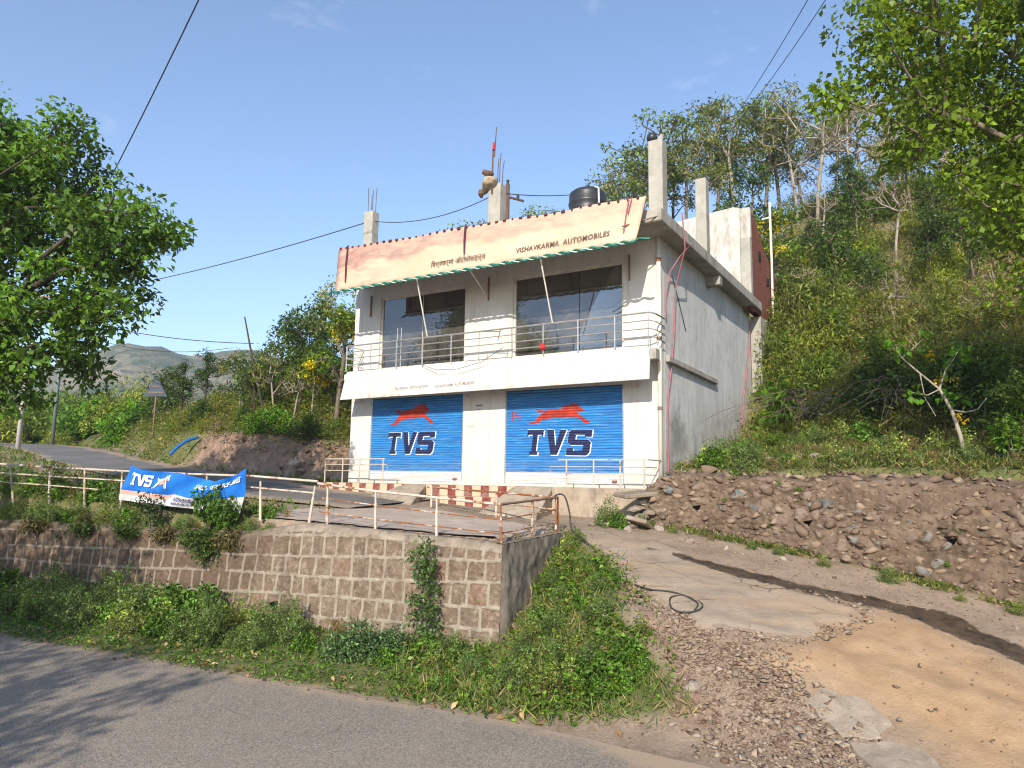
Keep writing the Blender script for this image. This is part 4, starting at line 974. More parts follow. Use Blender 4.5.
wS = Sg+.10*(fbm(Sg*3, Zg*3, 91)-.5); wZ = Zg+.10*(fbm(Sg*3, Zg*3, 92)-.5)
for k in range(nst):
    d = np.hypot((wS-sx[k])*.85, wZ-sz[k])/sr[k]
    n1 = d < f1; f2 = np.where(n1, f1, np.minimum(f2, d)); idx = np.where(n1, k, idx); f1 = np.where(n1, d, f1)
cell = np.clip((f2-f1)*7, 0, 1); bare = sstep(.32, .60, fbm(Sg*.9, Zg*1.2, 95)+.16*(1-sstep(0, 7, Sg))+.03)
stone = cell*bare; tone = stone_tone[idx]
bulge = .125*np.sqrt(np.clip(cell, 0, 1))*bare*(.3+.9*tone)+.11*(fbm(Sg*1.3, Zg*1.3, 96)-.5)+.11*(fbm(Sg*5, Zg*5, 97)-.5)+.06*(fbm(Sg*14, Zg*14, 98, 2)-.5)
batter = .20*(1-(Zg-bz[:, None])/(tz-bz)[:, None])
o_ = batter+bulge+.02; roll = sstep(.90, 1, tv)[None]; o_ = o_*(1-roll)-.50*roll
P = cx[:, None]+nr[:, None]*o_[..., None]; zz = Zg-.05*roll
me = np_mesh('rubble_face', np.concatenate([P.reshape(-1, 2)-LW[1]+np.array([3.42-3.55, 17.45-17.6]), zz.reshape(-1, 1)], 1), grid_faces(len(sv), 62)[:, ::-1], False)
bm = bmesh.new(); bm.from_mesh(me)
bm.to_mesh(me); bm.free()
set_attr(me, 'tone', tone.ravel()); set_attr(me, 'stone', stone.ravel())
link('rubble_face', me, M['rubble'], rb)
RUB = (sv, cx, nr, o_, bz, tz)
RV, RF, RT = [], [], []; nn_ = 0; r8 = np.random.default_rng(123); put_ = []
for k in range(16000):
    s = r8.uniform(.1, 12.2); i = int(np.searchsorted(sv, s)); f = r8.uniform(.03, .985); jz = int(f*61); z = bz[i]+(tz[i]-bz[i])*f
    if z < bz[i]+.2: continue
    dens = .55+.7*sstep(.36, .6, float(fbm(s*.6, z*.9, 131)))-.03*s+.1
    if r8.random() > dens: continue
    size = float(np.clip(r8.lognormal(-2.08 if k < 3500 else -2.72, .34), .035, .24))
    if any((s-a)**2+(z-b)**2*1.5 < ((size+c_)*.66)**2 for a, b, c_ in put_): continue
    put_.append((s, z, size)); bv, bf = base_[rnd.randrange(9)]; o1 = float(o_[i, jz]); c = cx[i]+nr[i]*(o1-size*r8.uniform(.0, .42)); a = r8.uniform(-.5, .5)
    q = bv*np.array([size*r8.uniform(.9, 1.35), size*r8.uniform(.7, 1.0), size*r8.uniform(.75, 1.15)]); qa, qc = q[:, 0]*math.cos(a)-q[:, 2]*math.sin(a), q[:, 0]*math.sin(a)+q[:, 2]*math.cos(a)
    P_ = np.stack([c[0]-3.55+tg[i, 0]*qa+nr[i, 0]*q[:, 1], c[1]-17.6+tg[i, 1]*qa+nr[i, 1]*q[:, 1], z+qc], 1)
    RV.append(P_); RF.append(bf+nn_); nn_ += len(bv); u8 = r8.random(); RT.append(np.full(len(bf), u8**1.2))
me = np_mesh('stones', np.concatenate(RV), np.concatenate(RF)); set_attr(me, 'tone', np.concatenate(RT), 'FACE'); link('stones', me, M['wall_stone'], rb)
GS = []
for s, z, sz_ in ((1.25,2.98,.15),(2.9,2.92,.17),(3.25,2.62,.15),(4.7,2.75,.19),(6.3,2.45,.11),(7.4,2.25,.14),(8.7,2.2,.12),(2.5,2.62,.13),(5.2,2.3,.12),(9.4,2.1,.13)):
    i = int(np.searchsorted(sv, s)); jz = int(np.clip((z-bz[i])/(tz[i]-bz[i])*61, 0, 60)); c = cx[i]+nr[i]*(o_[i, jz]-.02); bv, bf = base_[rnd.randrange(9)]
    m = MB(); m.add([(c[0]-3.55+tg[i, 0]*q[0]*sz_*1.2+nr[i, 0]*q[1]*sz_*.8, c[1]-17.6+tg[i, 1]*q[0]*sz_*1.2+nr[i, 1]*q[1]*sz_*.8, z+q[2]*sz_*1.2) for q in bv], [tuple(f) for f in bf]); m.build('grey_stone', M['grey_stone'], rb)
for s, z in ((1.95, 2.62), (4.35, 2.38), (7.0, 2.15)):
    i = int(np.searchsorted(sv, s)); jz = int(np.clip((z-bz[i])/(tz[i]-bz[i])*61, 0, 60)); c = cx[i]+nr[i]*(o_[i-2:i+3, jz-1:jz+2].mean()-.055); t3 = np.array([*tg[i], 0]); n3 = np.array([*nr[i], 0]); b = np.array([c[0]-3.55, c[1]-17.6, z])
    m = MB(); w = [(-.10, -.01), (.10, .03), (.02, -.10)]
    fr = [b+t3*a+np.array([0, 0, h])+n3*.10 for a, h in w]; bk = [b+t3*a+np.array([0, 0, h])-n3*.2 for a, h in w]
    m.add([*fr, *bk], [(0, 1, 2), (5, 4, 3), (0, 3, 4, 1), (1, 4, 5, 2), (2, 5, 3, 0)]); m.build('weep_hole_shade', M['hole'], rb)  # solid prism, painted near-black in place of the shade within a weep hole

def rock(x, y, size, label, group=None, cat='rock', z=None, rot=None):
    o = bpy.data.objects.new('rock', ROCKS[rnd.randrange(6)]); COL.objects.link(o)
    o.location = (x, y, (gz(x, y) if z is None else z)+size*.25); o.scale = (size, size*rnd.uniform(.6, .9), size*rnd.uniform(.7, 1))
    o.rotation_euler = rot or (rnd.uniform(-.3, .3), rnd.uniform(-.3, .3), rnd.uniform(0, 6.3)); return tag(o, label, cat, group)
def chips(name, pos, sizes, label, mat):
    V, F, T = [], [], []; n = 0
    for (x, y, z), s in zip(pos, sizes):
        bv, bf = base_[rnd.randrange(9)]; a = rnd.uniform(0, 6.3); ca, sa = math.cos(a), math.sin(a)
        k = np.array([1, rnd.uniform(.55, .95), rnd.uniform(.4, .8)])*s; q = bv*k; q = np.stack([q[:, 0]*ca-q[:, 1]*sa, q[:, 0]*sa+q[:, 1]*ca, q[:, 2]+q[:, 0]*rnd.uniform(-.4, .4)], 1)+np.array([x, y, z+s*.15])
        V.append(q); F.append(bf+n); n += len(bv); T.append(np.full(len(bf), rnd.random()))
    me = np_mesh(name, np.concatenate(V), np.concatenate(F)); set_attr(me, 'tone', np.concatenate(T), 'FACE')
    o = link(name, me, mat); return tag(o, label, 'gravel', None, 'stuff')
GRAV = [(2.2,12.5),(2.8,11.4),(3.5,11.0),(4.1,11.0),(4.0,10.2),(4.05,9.6),(4.3,8.8),(4.0,8.0),(2.9,8.4),(2.35,9.1),(2.5,10.2),(2.45,11.3)]
x = rng.uniform(2.0, 5.2, 30000); y = rng.uniform(7.6, 12.7, 30000); w = in_poly(x, y, GRAV, .35)*(.35+1.0*fbm(x*.9, y*.9, 15)); keep = rng.random(30000) < w*.62*sstep(.12, .5, fbm(x*1.7, y*1.7, 16))
x, y = x[keep][:5200], y[keep][:5200]; sz = np.clip(rng.lognormal(-3.45, .5, len(x)), .014, .10)
chips('gravel', zip(x, y, ground(x, y)), sz, 'loose broken stones spread down the side of the dirt track', M['gravel'])
x = np.concatenate([rng.uniform(1.0, 13, 9000)]); y = rng.uniform(6.5, 17.6, 9000); dh = foot_dist(x, y); e = (x-WA[0])*.898-(y-WA[1])*.439
w = (e > .25)*(dh < -.05)*(.16+.75*np.exp(-((dh+1.0)/.9)**2)*(fbm(x*.7, y*.7, 19) > .42)); keep = rng.random(9000) < w
x, y = x[keep], y[keep]; sz = np.clip(rng.lognormal(-3.9, .5, len(x)), .01, .08)
chips('pebbles', zip(x, y, ground(x, y)), sz, 'small pebbles lying along the foot of the rubble wall', M['gravel'])
ORD = ['first','second','third','fourth','fifth','sixth','seventh','eighth','ninth','tenth','eleventh','twelfth','thirteenth','fourteenth','fifteenth','sixteenth','seventeenth','eighteenth','nineteenth','twentieth']
def ordn(i):
    if i < 20: return ORD[i]
    t = ['twenty','thirty','forty','fifty','sixty','seventy','eighty','ninety'][i//10-1+ -1 + 0] if i//10 >= 2 else ''
    u = (i+1) % 10; tens = ['','','twent','thirt','fort','fift','sixt','sevent','eight','ninet'][(i+1)//10]
    return tens+'ieth' if u == 0 else tens+'y-'+ORD[u-1]
# tumbled stones where the plinth has broken away at the building corner
sp = [(2.85,16.75,.22),(3.05,16.95,.28),(3.3,17.15,.24),(2.95,17.25,.3),(3.2,17.5,.3),(3.0,17.6,.26),(3.35,17.75,.28),(2.7,16.5,.16),(3.45,16.7,.2),(3.15,17.85,.3),(3.3,17.4,.25),(3.1,17.3,.22)]
sp.sort(key=lambda q: q[0])
for i, (x, y, s) in enumerate(sp):
    z = gz(x, y) if i % 3 == 0 else 2.05+max(0, (y-16.7))*.72
    rock(x, y, s*.8, 'tumbled reddish stone at the broken plinth corner, %s from the left' % ordn(i), 'tumbled stones at the plinth corner', z=z)
m = MB(); m.box(-.5, .5, -.3, .3, -.05, .05); o = m.build('concrete_slab', M['coping'], None, bevel=.02, loc=(3.06, 17.35, 2.86)); o.rotation_euler = (.08, -.08, .4); tag(o, 'broken concrete slab bridging the rubble at the plinth corner', 'slab')
m = MB(); m.box(-.33, .33, -.25, .25, -.05, .05); o = m.build('concrete_slab', M['coping'], None, bevel=.02, loc=(3.0, 16.7, 2.22)); o.rotation_euler = (.2, .3, 1.1); tag(o, 'small tilted concrete slab at the foot of the tumbled stones', 'slab')
for x, y, s, lb in ((2.52,10.15,.13,'pale rounded stone at the edge of the grass beside the gravel'),(2.1,9.55,.07,'small grey stone on the verge by the road edge'),(2.35,9.3,.06,'flat stone lying in the dust where verge and gravel meet'),(4.9,9.35,.06,'brown stone on the tan dirt by the broken tarmac'),(3.15,10.3,.09,'large flat stone in the middle of the gravel slope'),(3.6,9.3,.08,'reddish stone low on the gravel slope'),(2.65,11.5,.07,'dark stone beside the coiled black hose'),(6.1,12.4,.05,'small stone at the lip of the wet trickle'),(3.9,15.7,.12,'pale stone lying at the foot of the rubble wall near its left end'),(4.6,15.4,.10,'tan stone at the foot of the rubble wall below its weep hole'),(5.6,14.9,.09,'buff stone on the gravel strip below the middle weep hole'),(1.9,16.9,.12,'dirty stone on the rubbly patch before the plinth'),(2.3,16.9,.16,'dark flat stone against the plinth foot'),(1.5,17.2,.10,'small stone by the foot of the right hand ramp'),(-.62,11.55,.09,'whitish stone half hidden in the mound weeds'),(.1,13.1,.10,'pinkish stone showing among creepers near the dark return wall')):
    rock(x, y, s, lb)
r3 = random.Random(9)
for i in range(9):
    x, y = 4.9+.33*i+r3.uniform(-.1, .1), 17.75-.1*i+r3.uniform(-.12, .12)
    rock(x, y, r3.uniform(.10, .2), 'pale rubble lump on the bench above the wall, %s from the left' % ordn(i), 'rubble lumps along the bench edge')
for i in range(4):
    x, y = -7.6-.30*i, 26.95+.14*i; rock(x, y, .22+.05*(i % 3), 'grey stone set in the red earth bank, %s from the right' % ordn(i), 'stones in the red bank', z=gz(x, y)+.25*(i % 3))
x = rng.uniform(-14.5, -6.3, 5200); y = rng.uniform(25.5, 32, 5200); dh = foot_dist(x, y); w = (dh > -.25)*(dh < 1.3)*(.2+.8*sstep(-9.5, -7, x))*(fbm(x*1.2, y*1.2, 23) > .42); keep = rng.random(5200) < w; x, y = x[keep], y[keep]
chips('bank_stones', zip(x, y, ground(x, y)-.01), np.clip(rng.lognormal(-2.75, .5, len(x)), .03, .2), 'loose stones and clods on the red earth bank left of the shop', M['wall_stone'])
x = rng.uniform(1.4, 6.2, 9000); y = rng.uniform(11.0, 14.5, 9000); si_ = in_poly(x, y, STRIP, .5); keep = (np.abs(si_-.36) < .16) & (y < 13.2+.0*x) & (x+y*.55 > 8.3) & (rng.random(9000) < .55); x, y = x[keep], y[keep]
chips('tarmac_crumbs', zip(x, y, ground(x, y)), np.clip(rng.lognormal(-3.5, .55, len(x)), .012, .10), 'broken tarmac crumbs along the ragged edge of the paved strip', M['gravel'])
# broken tarmac patches on the track
def patch(name, poly, th, label):
    n = len(poly); c = np.mean(poly, 0); V = []; 
    for k in range(4):
        f = (1.0, .98, .6, .0001)[k]
        for x, y in poly:
            qx, qy = c[0]+(x-c[0])*f, c[1]+(y-c[1])*f; V.append((qx-c[0], qy-c[1], gz(qx, qy)+(-.05 if k == 0 else th)))
    fs = [(k*n+i, k*n+(i+1) % n, (k+1)*n+(i+1) % n, (k+1)*n+i) for k in range(3) for i in range(n)]
    m = MB(); m.add(V, fs); o = m.build(name, M['asph_slab'], None, loc=(c[0], c[1], 0)); return tag(o, label, 'tarmac')
def ragged_poly(P, n=5, a=.06):
    out = []
    for i in range(len(P)):
        p, q = np.array(P[i]), np.array(P[(i+1) % len(P)])
        for k in range(n): out.append(tuple(p+(q-p)*k/n+np.array([rnd.uniform(-a, a), rnd.uniform(-a, a)])))
    return out
patch('tarmac_patch', ragged_poly([(3.88,9.75),(4.2,9.95),(4.62,9.8),(4.75,9.3),(4.45,9.0),(4.0,9.1)]), .022, 'dark broken tarmac patch beside the gravel on the track')
patch('tarmac_patch', ragged_poly([(4.05,8.95),(4.5,8.9),(4.85,8.7),(4.8,8.2),(4.1,8.2)], 4, .04), .05, 'smooth raised tarmac slab at the bottom end of the track')

# ------------------------------------------------------------------ railings
def wall_rail(name, label, posts, bars, mats, jitter=0):
    t = empty(name, (*WP(posts[0][0], .18), 0), 0, label, 'railing'); o0 = np.array([*WP(posts[0][0], .18), 0])
    for s, zb, s2, zt, mt, d in posts:
        m = MB(); a = np.array([*WP(s, d), zb-.12])-o0; b = np.array([*WP(s2, d), zt])-o0; m.tube([a, a+(b-a)*.72, a+(b-a)*.73, b], [.029, .029, .02, .02], 7); m.build('post', M[mt], t)
    for pts, r, mt in bars:
        m = MB(); m.tube([np.array([*WP(s, d), z])-o0 for s, d, z in pts], r, 7); m.build('rail_bar', M[mt], t)
    return t
d0 = .19
tr = wall_rail('terrace_railing', 'rusty pipe railing along the terrace edge and round its corner',
    [(.12,2.03,.15,2.72,'rail_rust',d0),(1.46,2.10,1.48,2.80,'rail_white',d0),(2.84,2.17,2.87,2.90,'rail_white',d0),(4.02,2.2,4.05,3.0,'rail_white',d0)],
    [([(.15,d0,2.72),(1.48,d0,2.81),(2.87,d0,2.90),(4.3,d0,3.03)],.025,'rail_white'),([(.14,d0,2.45),(1.48,d0,2.53),(2.87,d0,2.63),(4.25,d0,2.74)],.013,'rail_rust'),([(.13,d0,2.2),(1.47,d0,2.28),(2.86,d0,2.36),(4.25,d0,2.46)],.013,'rail_rust')], None)
o0 = np.array([*WP(.12, .18), 0])
def trp(p): return np.array(p)-o0
q0 = np.array([*WP(.15, d0)]); q1 = np.array([1.02, 15.5]); q2 = np.array([-2.2, 19.6])
def lerp3(a, b, f, z): c = a+(b-a)*f; return trp((c[0], c[1], z))
for za, zb2, r, mt in ((2.72,2.80,.025,'rail_dark'),(2.45,2.54,.013,'rail_rust'),(2.2,2.28,.013,'rail_rust')):
    m = MB(); m.tube([lerp3(q0,q1,0,za), lerp3(q0,q1,.5,(za+zb2)/2), lerp3(q0,q1,1,zb2)], r, 7); m.build('rail_bar', M[mt], tr)
    if za < 2.3: continue
    m = MB(); m.tube([lerp3(q1,q2,0,zb2), lerp3(q1,q2,.45,zb2+.06), lerp3(q1,q2,1.02,zb2+.12)], r if za > 2.6 else .013, 7); m.build('rail_bar', M['rail_rust'], tr)
for f, zt, mt in ((.52,2.76,'rail_rust'),(.965,2.80,'rail_rust'),(1.0,2.80,'rail_dark')):
    c = q0+(q1-q0)*f; m = MB(); m.tube([trp((c[0], c[1], 1.95)), trp((c[0], c[1], zt))], .027, 7); m.build('post', M[mt], tr)
for f, mt in ((.42,'rail_white'),(.98,'rail_white')):
    c = q1+(q2-q1)*f; m = MB(); m.tube([trp((c[0], c[1], gz(*c)-.1)), trp((c[0], c[1], 2.84+.06*f))], .029, 7); m.build('post', M[mt], tr)
wall_rail('roadside_railing', 'old white pipe railing behind the blue banner along the upper road',
    [(4.55,2.18,4.42,2.98,'rail_white',.25),(5.84,2.34,5.9,3.05,'rail_white',.25),(7.42,2.4,7.48,3.14,'rail_white',.25),(8.9,2.42,8.95,3.18,'rail_white',.25),(10.2,2.45,10.25,3.2,'rail_white',.25),(11.5,2.45,11.62,3.25,'rail_white',.25),(12.85,2.45,12.97,3.3,'rail_white',.25),(14.25,2.3,14.6,3.34,'rail_white',.25),(16.2,2.4,16.3,3.4,'rail_white',.25)],
    [([(4.35,.25,3.07),(6.2,.25,3.16),(8,.25,3.18),(10.3,.25,3.23),(13,.25,3.30),(17,.25,3.44)],.025,'rail_white'),([(4.42,.25,2.83),(6.2,.25,2.92),(8,.25,2.95),(10.3,.25,3.0),(13,.25,3.07),(17,.25,3.2)],.019,'rail_white'),([(11,.25,2.77),(13,.25,2.84),(17,.25,2.96)],.016,'rail_white')], None)
def hose_thing(name, pts, r, mat, label, cat='hose', sub=5):
    P = []
    pts = [np.array(p, float) for p in pts]
    for i in range(len(pts)-1):
        p0, p1, p2, p3 = pts[max(i-1, 0)], pts[i], pts[i+1], pts[min(i+2, len(pts)-1)]
        for k in range(sub):
            t = k/sub; P.append(.5*((2*p1)+(-p0+p2)*t+(2*p0-5*p1+4*p2-p3)*t*t+(-p0+3*p1-3*p2+p3)*t**3))
    P.append(pts[-1]); b = P[0].copy(); m = MB(); m.tube([p-b for p in P], r, 6); return tag(m.build(name, mat, None, smooth=True, loc=tuple(b)), label, cat)
hose_thing('hose', [(.85,15.35,2.72),(1.0,15.42,2.86),(1.16,15.42,2.83),(1.26,15.35,2.5),(1.30,15.2,2.15),(1.45,14.8,2.02),(1.7,14.3,1.82)], .02, M['rubber'], 'black hose hung over the end post of the terrace railing')
hp = [(2.12,12.75),(2.4,12.5),(2.75,12.38),(3.05,12.25),(3.16,11.98),(3.02,11.7),(2.78,11.62),(2.62,11.78),(2.66,12.1),(2.86,12.3),(3.0,12.22),(3.08,11.95),(2.96,11.75)]
hose_thing('hose', [(x, y, gz(x, y)+.05+.02*(i % 3)) for i, (x, y) in enumerate(hp)], .012, M['rubber'], 'black hose lying in a loose coil at the edge of the gravel')
hose_thing('hose', [(x, y, gz(x, y)+.04) for x, y in ((2.0,12.9),(2.3,12.62),(2.62,12.5),(2.9,12.42))], .014, M['rubber'], 'short length of black hose lying beside the loose coil')
hose_thing('pipe', [(-14.75,31.0,4.0),(-14.62,31.3,4.3),(-14.4,31.7,4.62),(-14.1,32.1,4.8)], .07, M['blue_pipe'], 'blue plastic pipe running up the earth bank', 'pipe')

# ------------------------------------------------------------------ the banner tied to the railing
bn = empty('banner', (*WP(8, .1), 0), 0, 'sagging blue printed advertising banner tied along the white railing', 'banner'); b0 = np.array([*WP(8, .1), 0])
top_p = [(9.80,3.36),(9.3,3.26),(8.6,3.22),(8.0,3.20),(7.5,3.10),(7.05,3.02),(6.6,3.12),(6.3,3.22),(6.05,3.31)]
bot_p = [(10.08,2.55),(9.3,2.50),(8.6,2.47),(7.8,2.42),(7.0,2.38),(6.25,2.36)]
def curve_at(P, f):
    c = np.linspace(0, 1, len(P)); return np.array([np.interp(f, c, [p[0] for p in P]), np.interp(f, c, [p[1] for p in P])])
def banner_pt(a, b, lift=0):
    t = curve_at(top_p, a); q = curve_at(bot_p, a); sz_ = q+(t-q)*b
    d = .09+.05*math.sin(a*9+b*2)*(.3+b*.7)+.035*math.sin(a*23-b*5)+.05*(1-b)-.03*math.exp(-((a-.70)/.07)**2)*b
    return np.array([*WP(sz_[0], d-lift-.05), sz_[1]])-b0
na, nb = 110, 26; V = []; UV = []
for i in range(na):
    for j in range(nb): V.append(banner_pt(i/(na-1), j/(nb-1))); UV.append((i/(na-1), j/(nb-1), 0))
V = np.array(V); n0 = len(V); nrm = np.array([*(WN*.006), 0])
F = grid_faces(na, nb); me = np_mesh('banner_cloth', np.concatenate([V, V+nrm]), np.concatenate([F, F[:, ::-1]+n0]), True)
a_ = me.attributes.new('uv2', 'FLOAT_VECTOR', 'POINT'); a_.data.foreach_set('vector', np.array(UV+UV, np.float32).ravel())
bc = link('banner_cloth', me, M['banner'], bn)
def on_banner(name, polys, mat, lift=.012):
    for P in (polys if isinstance(polys[0][0], (list, tuple)) else [polys]):
        bm = bmesh.new(); vs = [bm.verts.new((p[0], p[1], 0)) for p in P]
        for t in poly_faces(P):
            try: bm.faces.new([vs[i] for i in t])
            except ValueError: pass
        for k in np.arange(0, 1, .012): bmesh.ops.bisect_plane(bm, geom=bm.verts[:]+bm.edges[:]+bm.faces[:], plane_co=(k, 0, 0), plane_no=(1, 0, 0), dist=1e-6)
        for v in bm.verts: v.co = Vector(banner_pt(min(max(v.co.x, 0), 1), min(max(v.co.y, 0), 1), lift))
        me = bpy.data.meshes.new(name); bm.to_mesh(me); bm.free(); link(name, me, mat, bn)
def banner_text(name, body, a0, a1, b0_, b1, mat, shear=.15, bold=.02, slope=0):
    X, Z, F = text_mesh(body, 1, shear, bold); m = MB()
    m.add([banner_pt(a0+(a1-a0)*x, b0_+(b1-b0_)*z+slope*x, .03) for x, z in zip(X, Z)], F); m.build(name, mat, bn, recalc=False)
for (pl, ox), (l, r) in zip(letter_polys(), ((.055,.110),(.108,.165),(.160,.208))):
    on_banner('white_letter', [(l+(r-l)*(x+(y-.5)*.14), .50+.36*y) for x, y in pl], M['white_ink'], .02)
h2 = [((x-228)/345, 1-(y-191)/124) for x, y in HORSE]
on_banner('running_horse_emblem', [(.222+.125*x, .46+.46*y) for x, y in h2], M['white_ink'], .012)
on_banner('running_horse_emblem', [(.237+.10*x, .50+.36*y) for x, y in h2], M['salmon_ink'], .017)
banner_text('white_lettering', 'SALE - SERVICE - SPARES', .53, .955, .66, .80, M['white_ink'], .15, .03, .06)
banner_text('navy_lettering', 'VISHAVKARMA AUTO', .45, .80, .17, .31, M['navy_ink'], .1, .02, .03)
banner_text('navy_lettering', 'NEAR BUS STAND', .46, .69, .06, .145, M['navy_ink'], 0, .02, .02)

# ------------------------------------------------------------------ poles, sign, cables
def tapered(name, x, y, h, r0, r1, mat, label, cat='pole', parts=()):
    t = empty(name, (x, y, gz(x, y)), 0, label, cat); m = MB(); m.tube([(0, 0, -.4), (0, 0, h*.5), (0, 0, h)], [r0, (r0+r1)/2, r1], 10); m.build('shaft', mat, t, smooth=True)
    for nm, fn, mt in parts:
        m = MB(); fn(m); m.build(nm, mt, t)
    return t
tapered('power_pole', -26.2, 38.0, 9.0, .125, .09, M['pole_conc'], 'pale concrete power pole rising into the left tree crown', 'pole', [('black_band', lambda m: (m.tube([(0,0,2.3),(0,0,2.4)], .135, 10), m.tube([(0,0,3.6),(0,0,3.68)], .13, 10)), M['rail_dark']), ('cross_arm', lambda m: m.box(-.9, .9, -.05, .05, 8.3, 8.4), M['rail_dark'])])
tapered('steel_pole', -28.9, 45.0, 8.0, .11, .10, M['pole_steel'], 'grey green steel pole at the far bend of the upper road', 'pole')
t = tapered('road_sign', -20.1, 40.0, 3.0, .045, .045, M['rail_dark'], 'triangular road sign seen from its bare grey back by the bank', 'road sign')
m = MB(); m.add([(-.68,-.06,2.3),(.68,-.06,2.3),(0,-.06,3.42),(-.68,-.03,2.3),(.68,-.03,2.3),(0,-.03,3.42)], [(0,1,2),(5,4,3),(0,3,4,1),(1,4,5,2),(2,5,3,0)]); s_ = m.build('sign_plate', M['sign_back'], t)
m = MB(); m.box(-.4, .4, -.085, -.062, 2.5, 2.56); m.box(-.2, .2, -.085, -.062, 2.85, 2.9); m.build('bracket', M['rail_dark'], s_)
t = tapered('milestone', -21.35, 29.6, 1.3, .16, .14, M['coping'], 'weathered grey stone post at the left edge beside the upper road', 'post')
t = tapered('power_pole', -.35, 33.0, 10.2, .13, .10, M['rebar'], 'rusty power pole with an insulator arm behind the shop roof', 'pole', [('cross_arm', lambda m: m.tube([(-.75,0,9.75),(.8,0,9.35)], .06, 6), M['rebar']), ('insulator', lambda m: (m.tube([(0,0,10.2),(0,0,10.4)], [.05,.08], 8), m.tube([(-.7,0,9.8),(-.7,0,10.0)], .07, 8), m.tube([(.5,0,9.45),(.5,0,9.65)], .07, 8)), M['black'])])
zp = gz(-.35, 33.0)
m = MB(); m.tube([(0,0,0),(-.62,-.2,2.6),(-.92,-.25,3.9)], [.05,.045,.03], 6); tag(m.build('leaning_stake', M['bark_dark'], None, loc=(-11.1,31.5,gz(-11.1,31.5)+.9)), 'dark stake leaning left above the shrubs of the left bank', 'stake')
m = MB(); m.tube([(0,0,0),(.02,0,2.2),(.02,.02,4.9)], .05, 7); m.tube([(.02,0,4.2),(-.35,0,4.1)], .04, 6); tag(m.build('standpipe', M['pvc'], None, loc=(10.9,29.2,10.2)), 'white standpipe beside the broken brick side wall', 'pipe')
def cable(p, q, sag, r, label):
    P = []; p = np.array(p, float); q = np.array(q, float)
    for k in range(25):
        f = k/24; a = p+(q-p)*f; a[2] -= sag*4*f*(1-f); P.append(a-p)
    m = MB(); m.tube(P, r, 5); return tag(m.build('overhead_cable', M['wire'], None, loc=tuple(p)), label, 'cable')
tp = np.array([-26.2, 38, gz(-26.2, 38)+8.3])
cable((-7.0,16,16.8), tp+np.array([.5,0,0]), .6, .02, 'thick dark cable dropping steeply into the crown of the left tree')
roof1 = np.array(shop_pt(-10.98, .2, 12.4)); roof2 = np.array(shop_pt(-5.5, .2, 12.35))
cable(tp+np.array([.9,0,-.0]), roof1, .35, .018, 'thin cable rising from the left tree to the left roof column')
cable(roof1, roof2, .38, .014, 'short cable between the left and the middle roof columns')
cable(roof2, (8.5,40,21.6), .7, .016, 'thin cable rising from the middle column past the water tank')
cable(tp+np.array([-.6,0,-.3]), (-12.2,33,9.3), .5, .02, 'cable sloping down from the left tree to the bank shrubs')
cable(tp+np.array([.2,0,-.9]), (-14.5,36,9.6), .9, .014, 'thin sagging cable crossing before the far hill on the left')
cable((11.2,42.0,22.6), (8.0,15,16.6), .6, .013, 'upper of the twin cables running from the hilltop trees to the sky')
cable((11.0,42.0,22.5), (8.45,15,16.4), .75, .013, 'lower of the twin cables running from the hilltop trees to the sky')

# ------------------------------------------------------------------ far ridge across the valley
hx = np.linspace(-1500, 500, 150); hy_ = np.linspace(250, 1100, 60); HX, HY = np.meshgrid(hx, hy_, indexing='ij'); ax = HX/HY
prof = (np.interp(ax, [-3,-1.3,-.85,-.72,-.66,-.60,-.56,-.53,-.50,-.46,-.42,-.36,-.30,.1,1], [.08,.12,.115,.128,.150,.168,.184,.178,.181,.172,.178,.172,.15,.10,.08])+.012*(fbm(ax*16, ax*0, 211, 4)-.5))*640
rg = np.exp(-((HY-640)/190)**2); HZ = -12+(prof+12)*rg*(.88+.22*fbm(HX/110, HY/110, 201, 5))+14*rg*(fbm(HX/38, HY/38, 207, 4)-.5)
t = NT('far_scrub_hill'); o = t.obj()
c = t.ramp(t.noise(o, .022, 8, .68), .38, .66, (.022, .042, .012), (.27, .215, .14))
c = t.mix(t.math('MULTIPLY', t.ramp(t.noise(o, .16, 7, .75), .47, .58), .85), c, (.022, .042, .011))
M['hill'] = t.fin(c, 1, 0, .05)
me = np_mesh('far_hill', np.stack([HX, HY, HZ], -1).reshape(-1, 3), grid_faces(150, 60), True); link('far_hill', me, M['hill'])['kind'] = 'structure'
# ------------------------------------------------------------------ plants
def unit(a): return a/np.maximum(np.linalg.norm(a, axis=-1, keepdims=True), 1e-9)
def leaf_arrays(p, d, n, L, W, fold=.28):
    """one folded diamond per leaf: base p, direction d, normal n, length L, width W"""
    d = unit(d); s = unit(np.cross(d, n)); n = np.cross(s, d); L = L[:, None]; W = W[:, None]
    V = np.stack([p, p+d*L*.45+s*W*.5+n*W*fold, p+d*L-n*L*.06, p+d*L*.45-s*W*.5+n*W*fold], 1).reshape(-1, 3)
    return V
def leaf_cloud(r, centers, radii, per, L, ratio, droop=.25, flat=.5, outward=None, squash=.8):
    n = len(centers)*per; c = np.repeat(centers, per, 0); rad = np.repeat(radii, per)
    q = unit(r.normal(size=(n, 3)))*(r.random(n)**.45)[:, None]; q[:, 2] *= squash
    p = c+q*rad[:, None]
    d = unit(q)*.7+r.normal(size=(n, 3))*.65; d[:, 2] -= droop
    nn = r.normal(size=(n, 3))*flat*.8+np.array([0, 0, .55])+q*1.05
    ll = L*r.uniform(.5, 1.35, n); return leaf_arrays(p, d, nn, ll, ll*ratio*r.uniform(.8, 1.2, n)), p
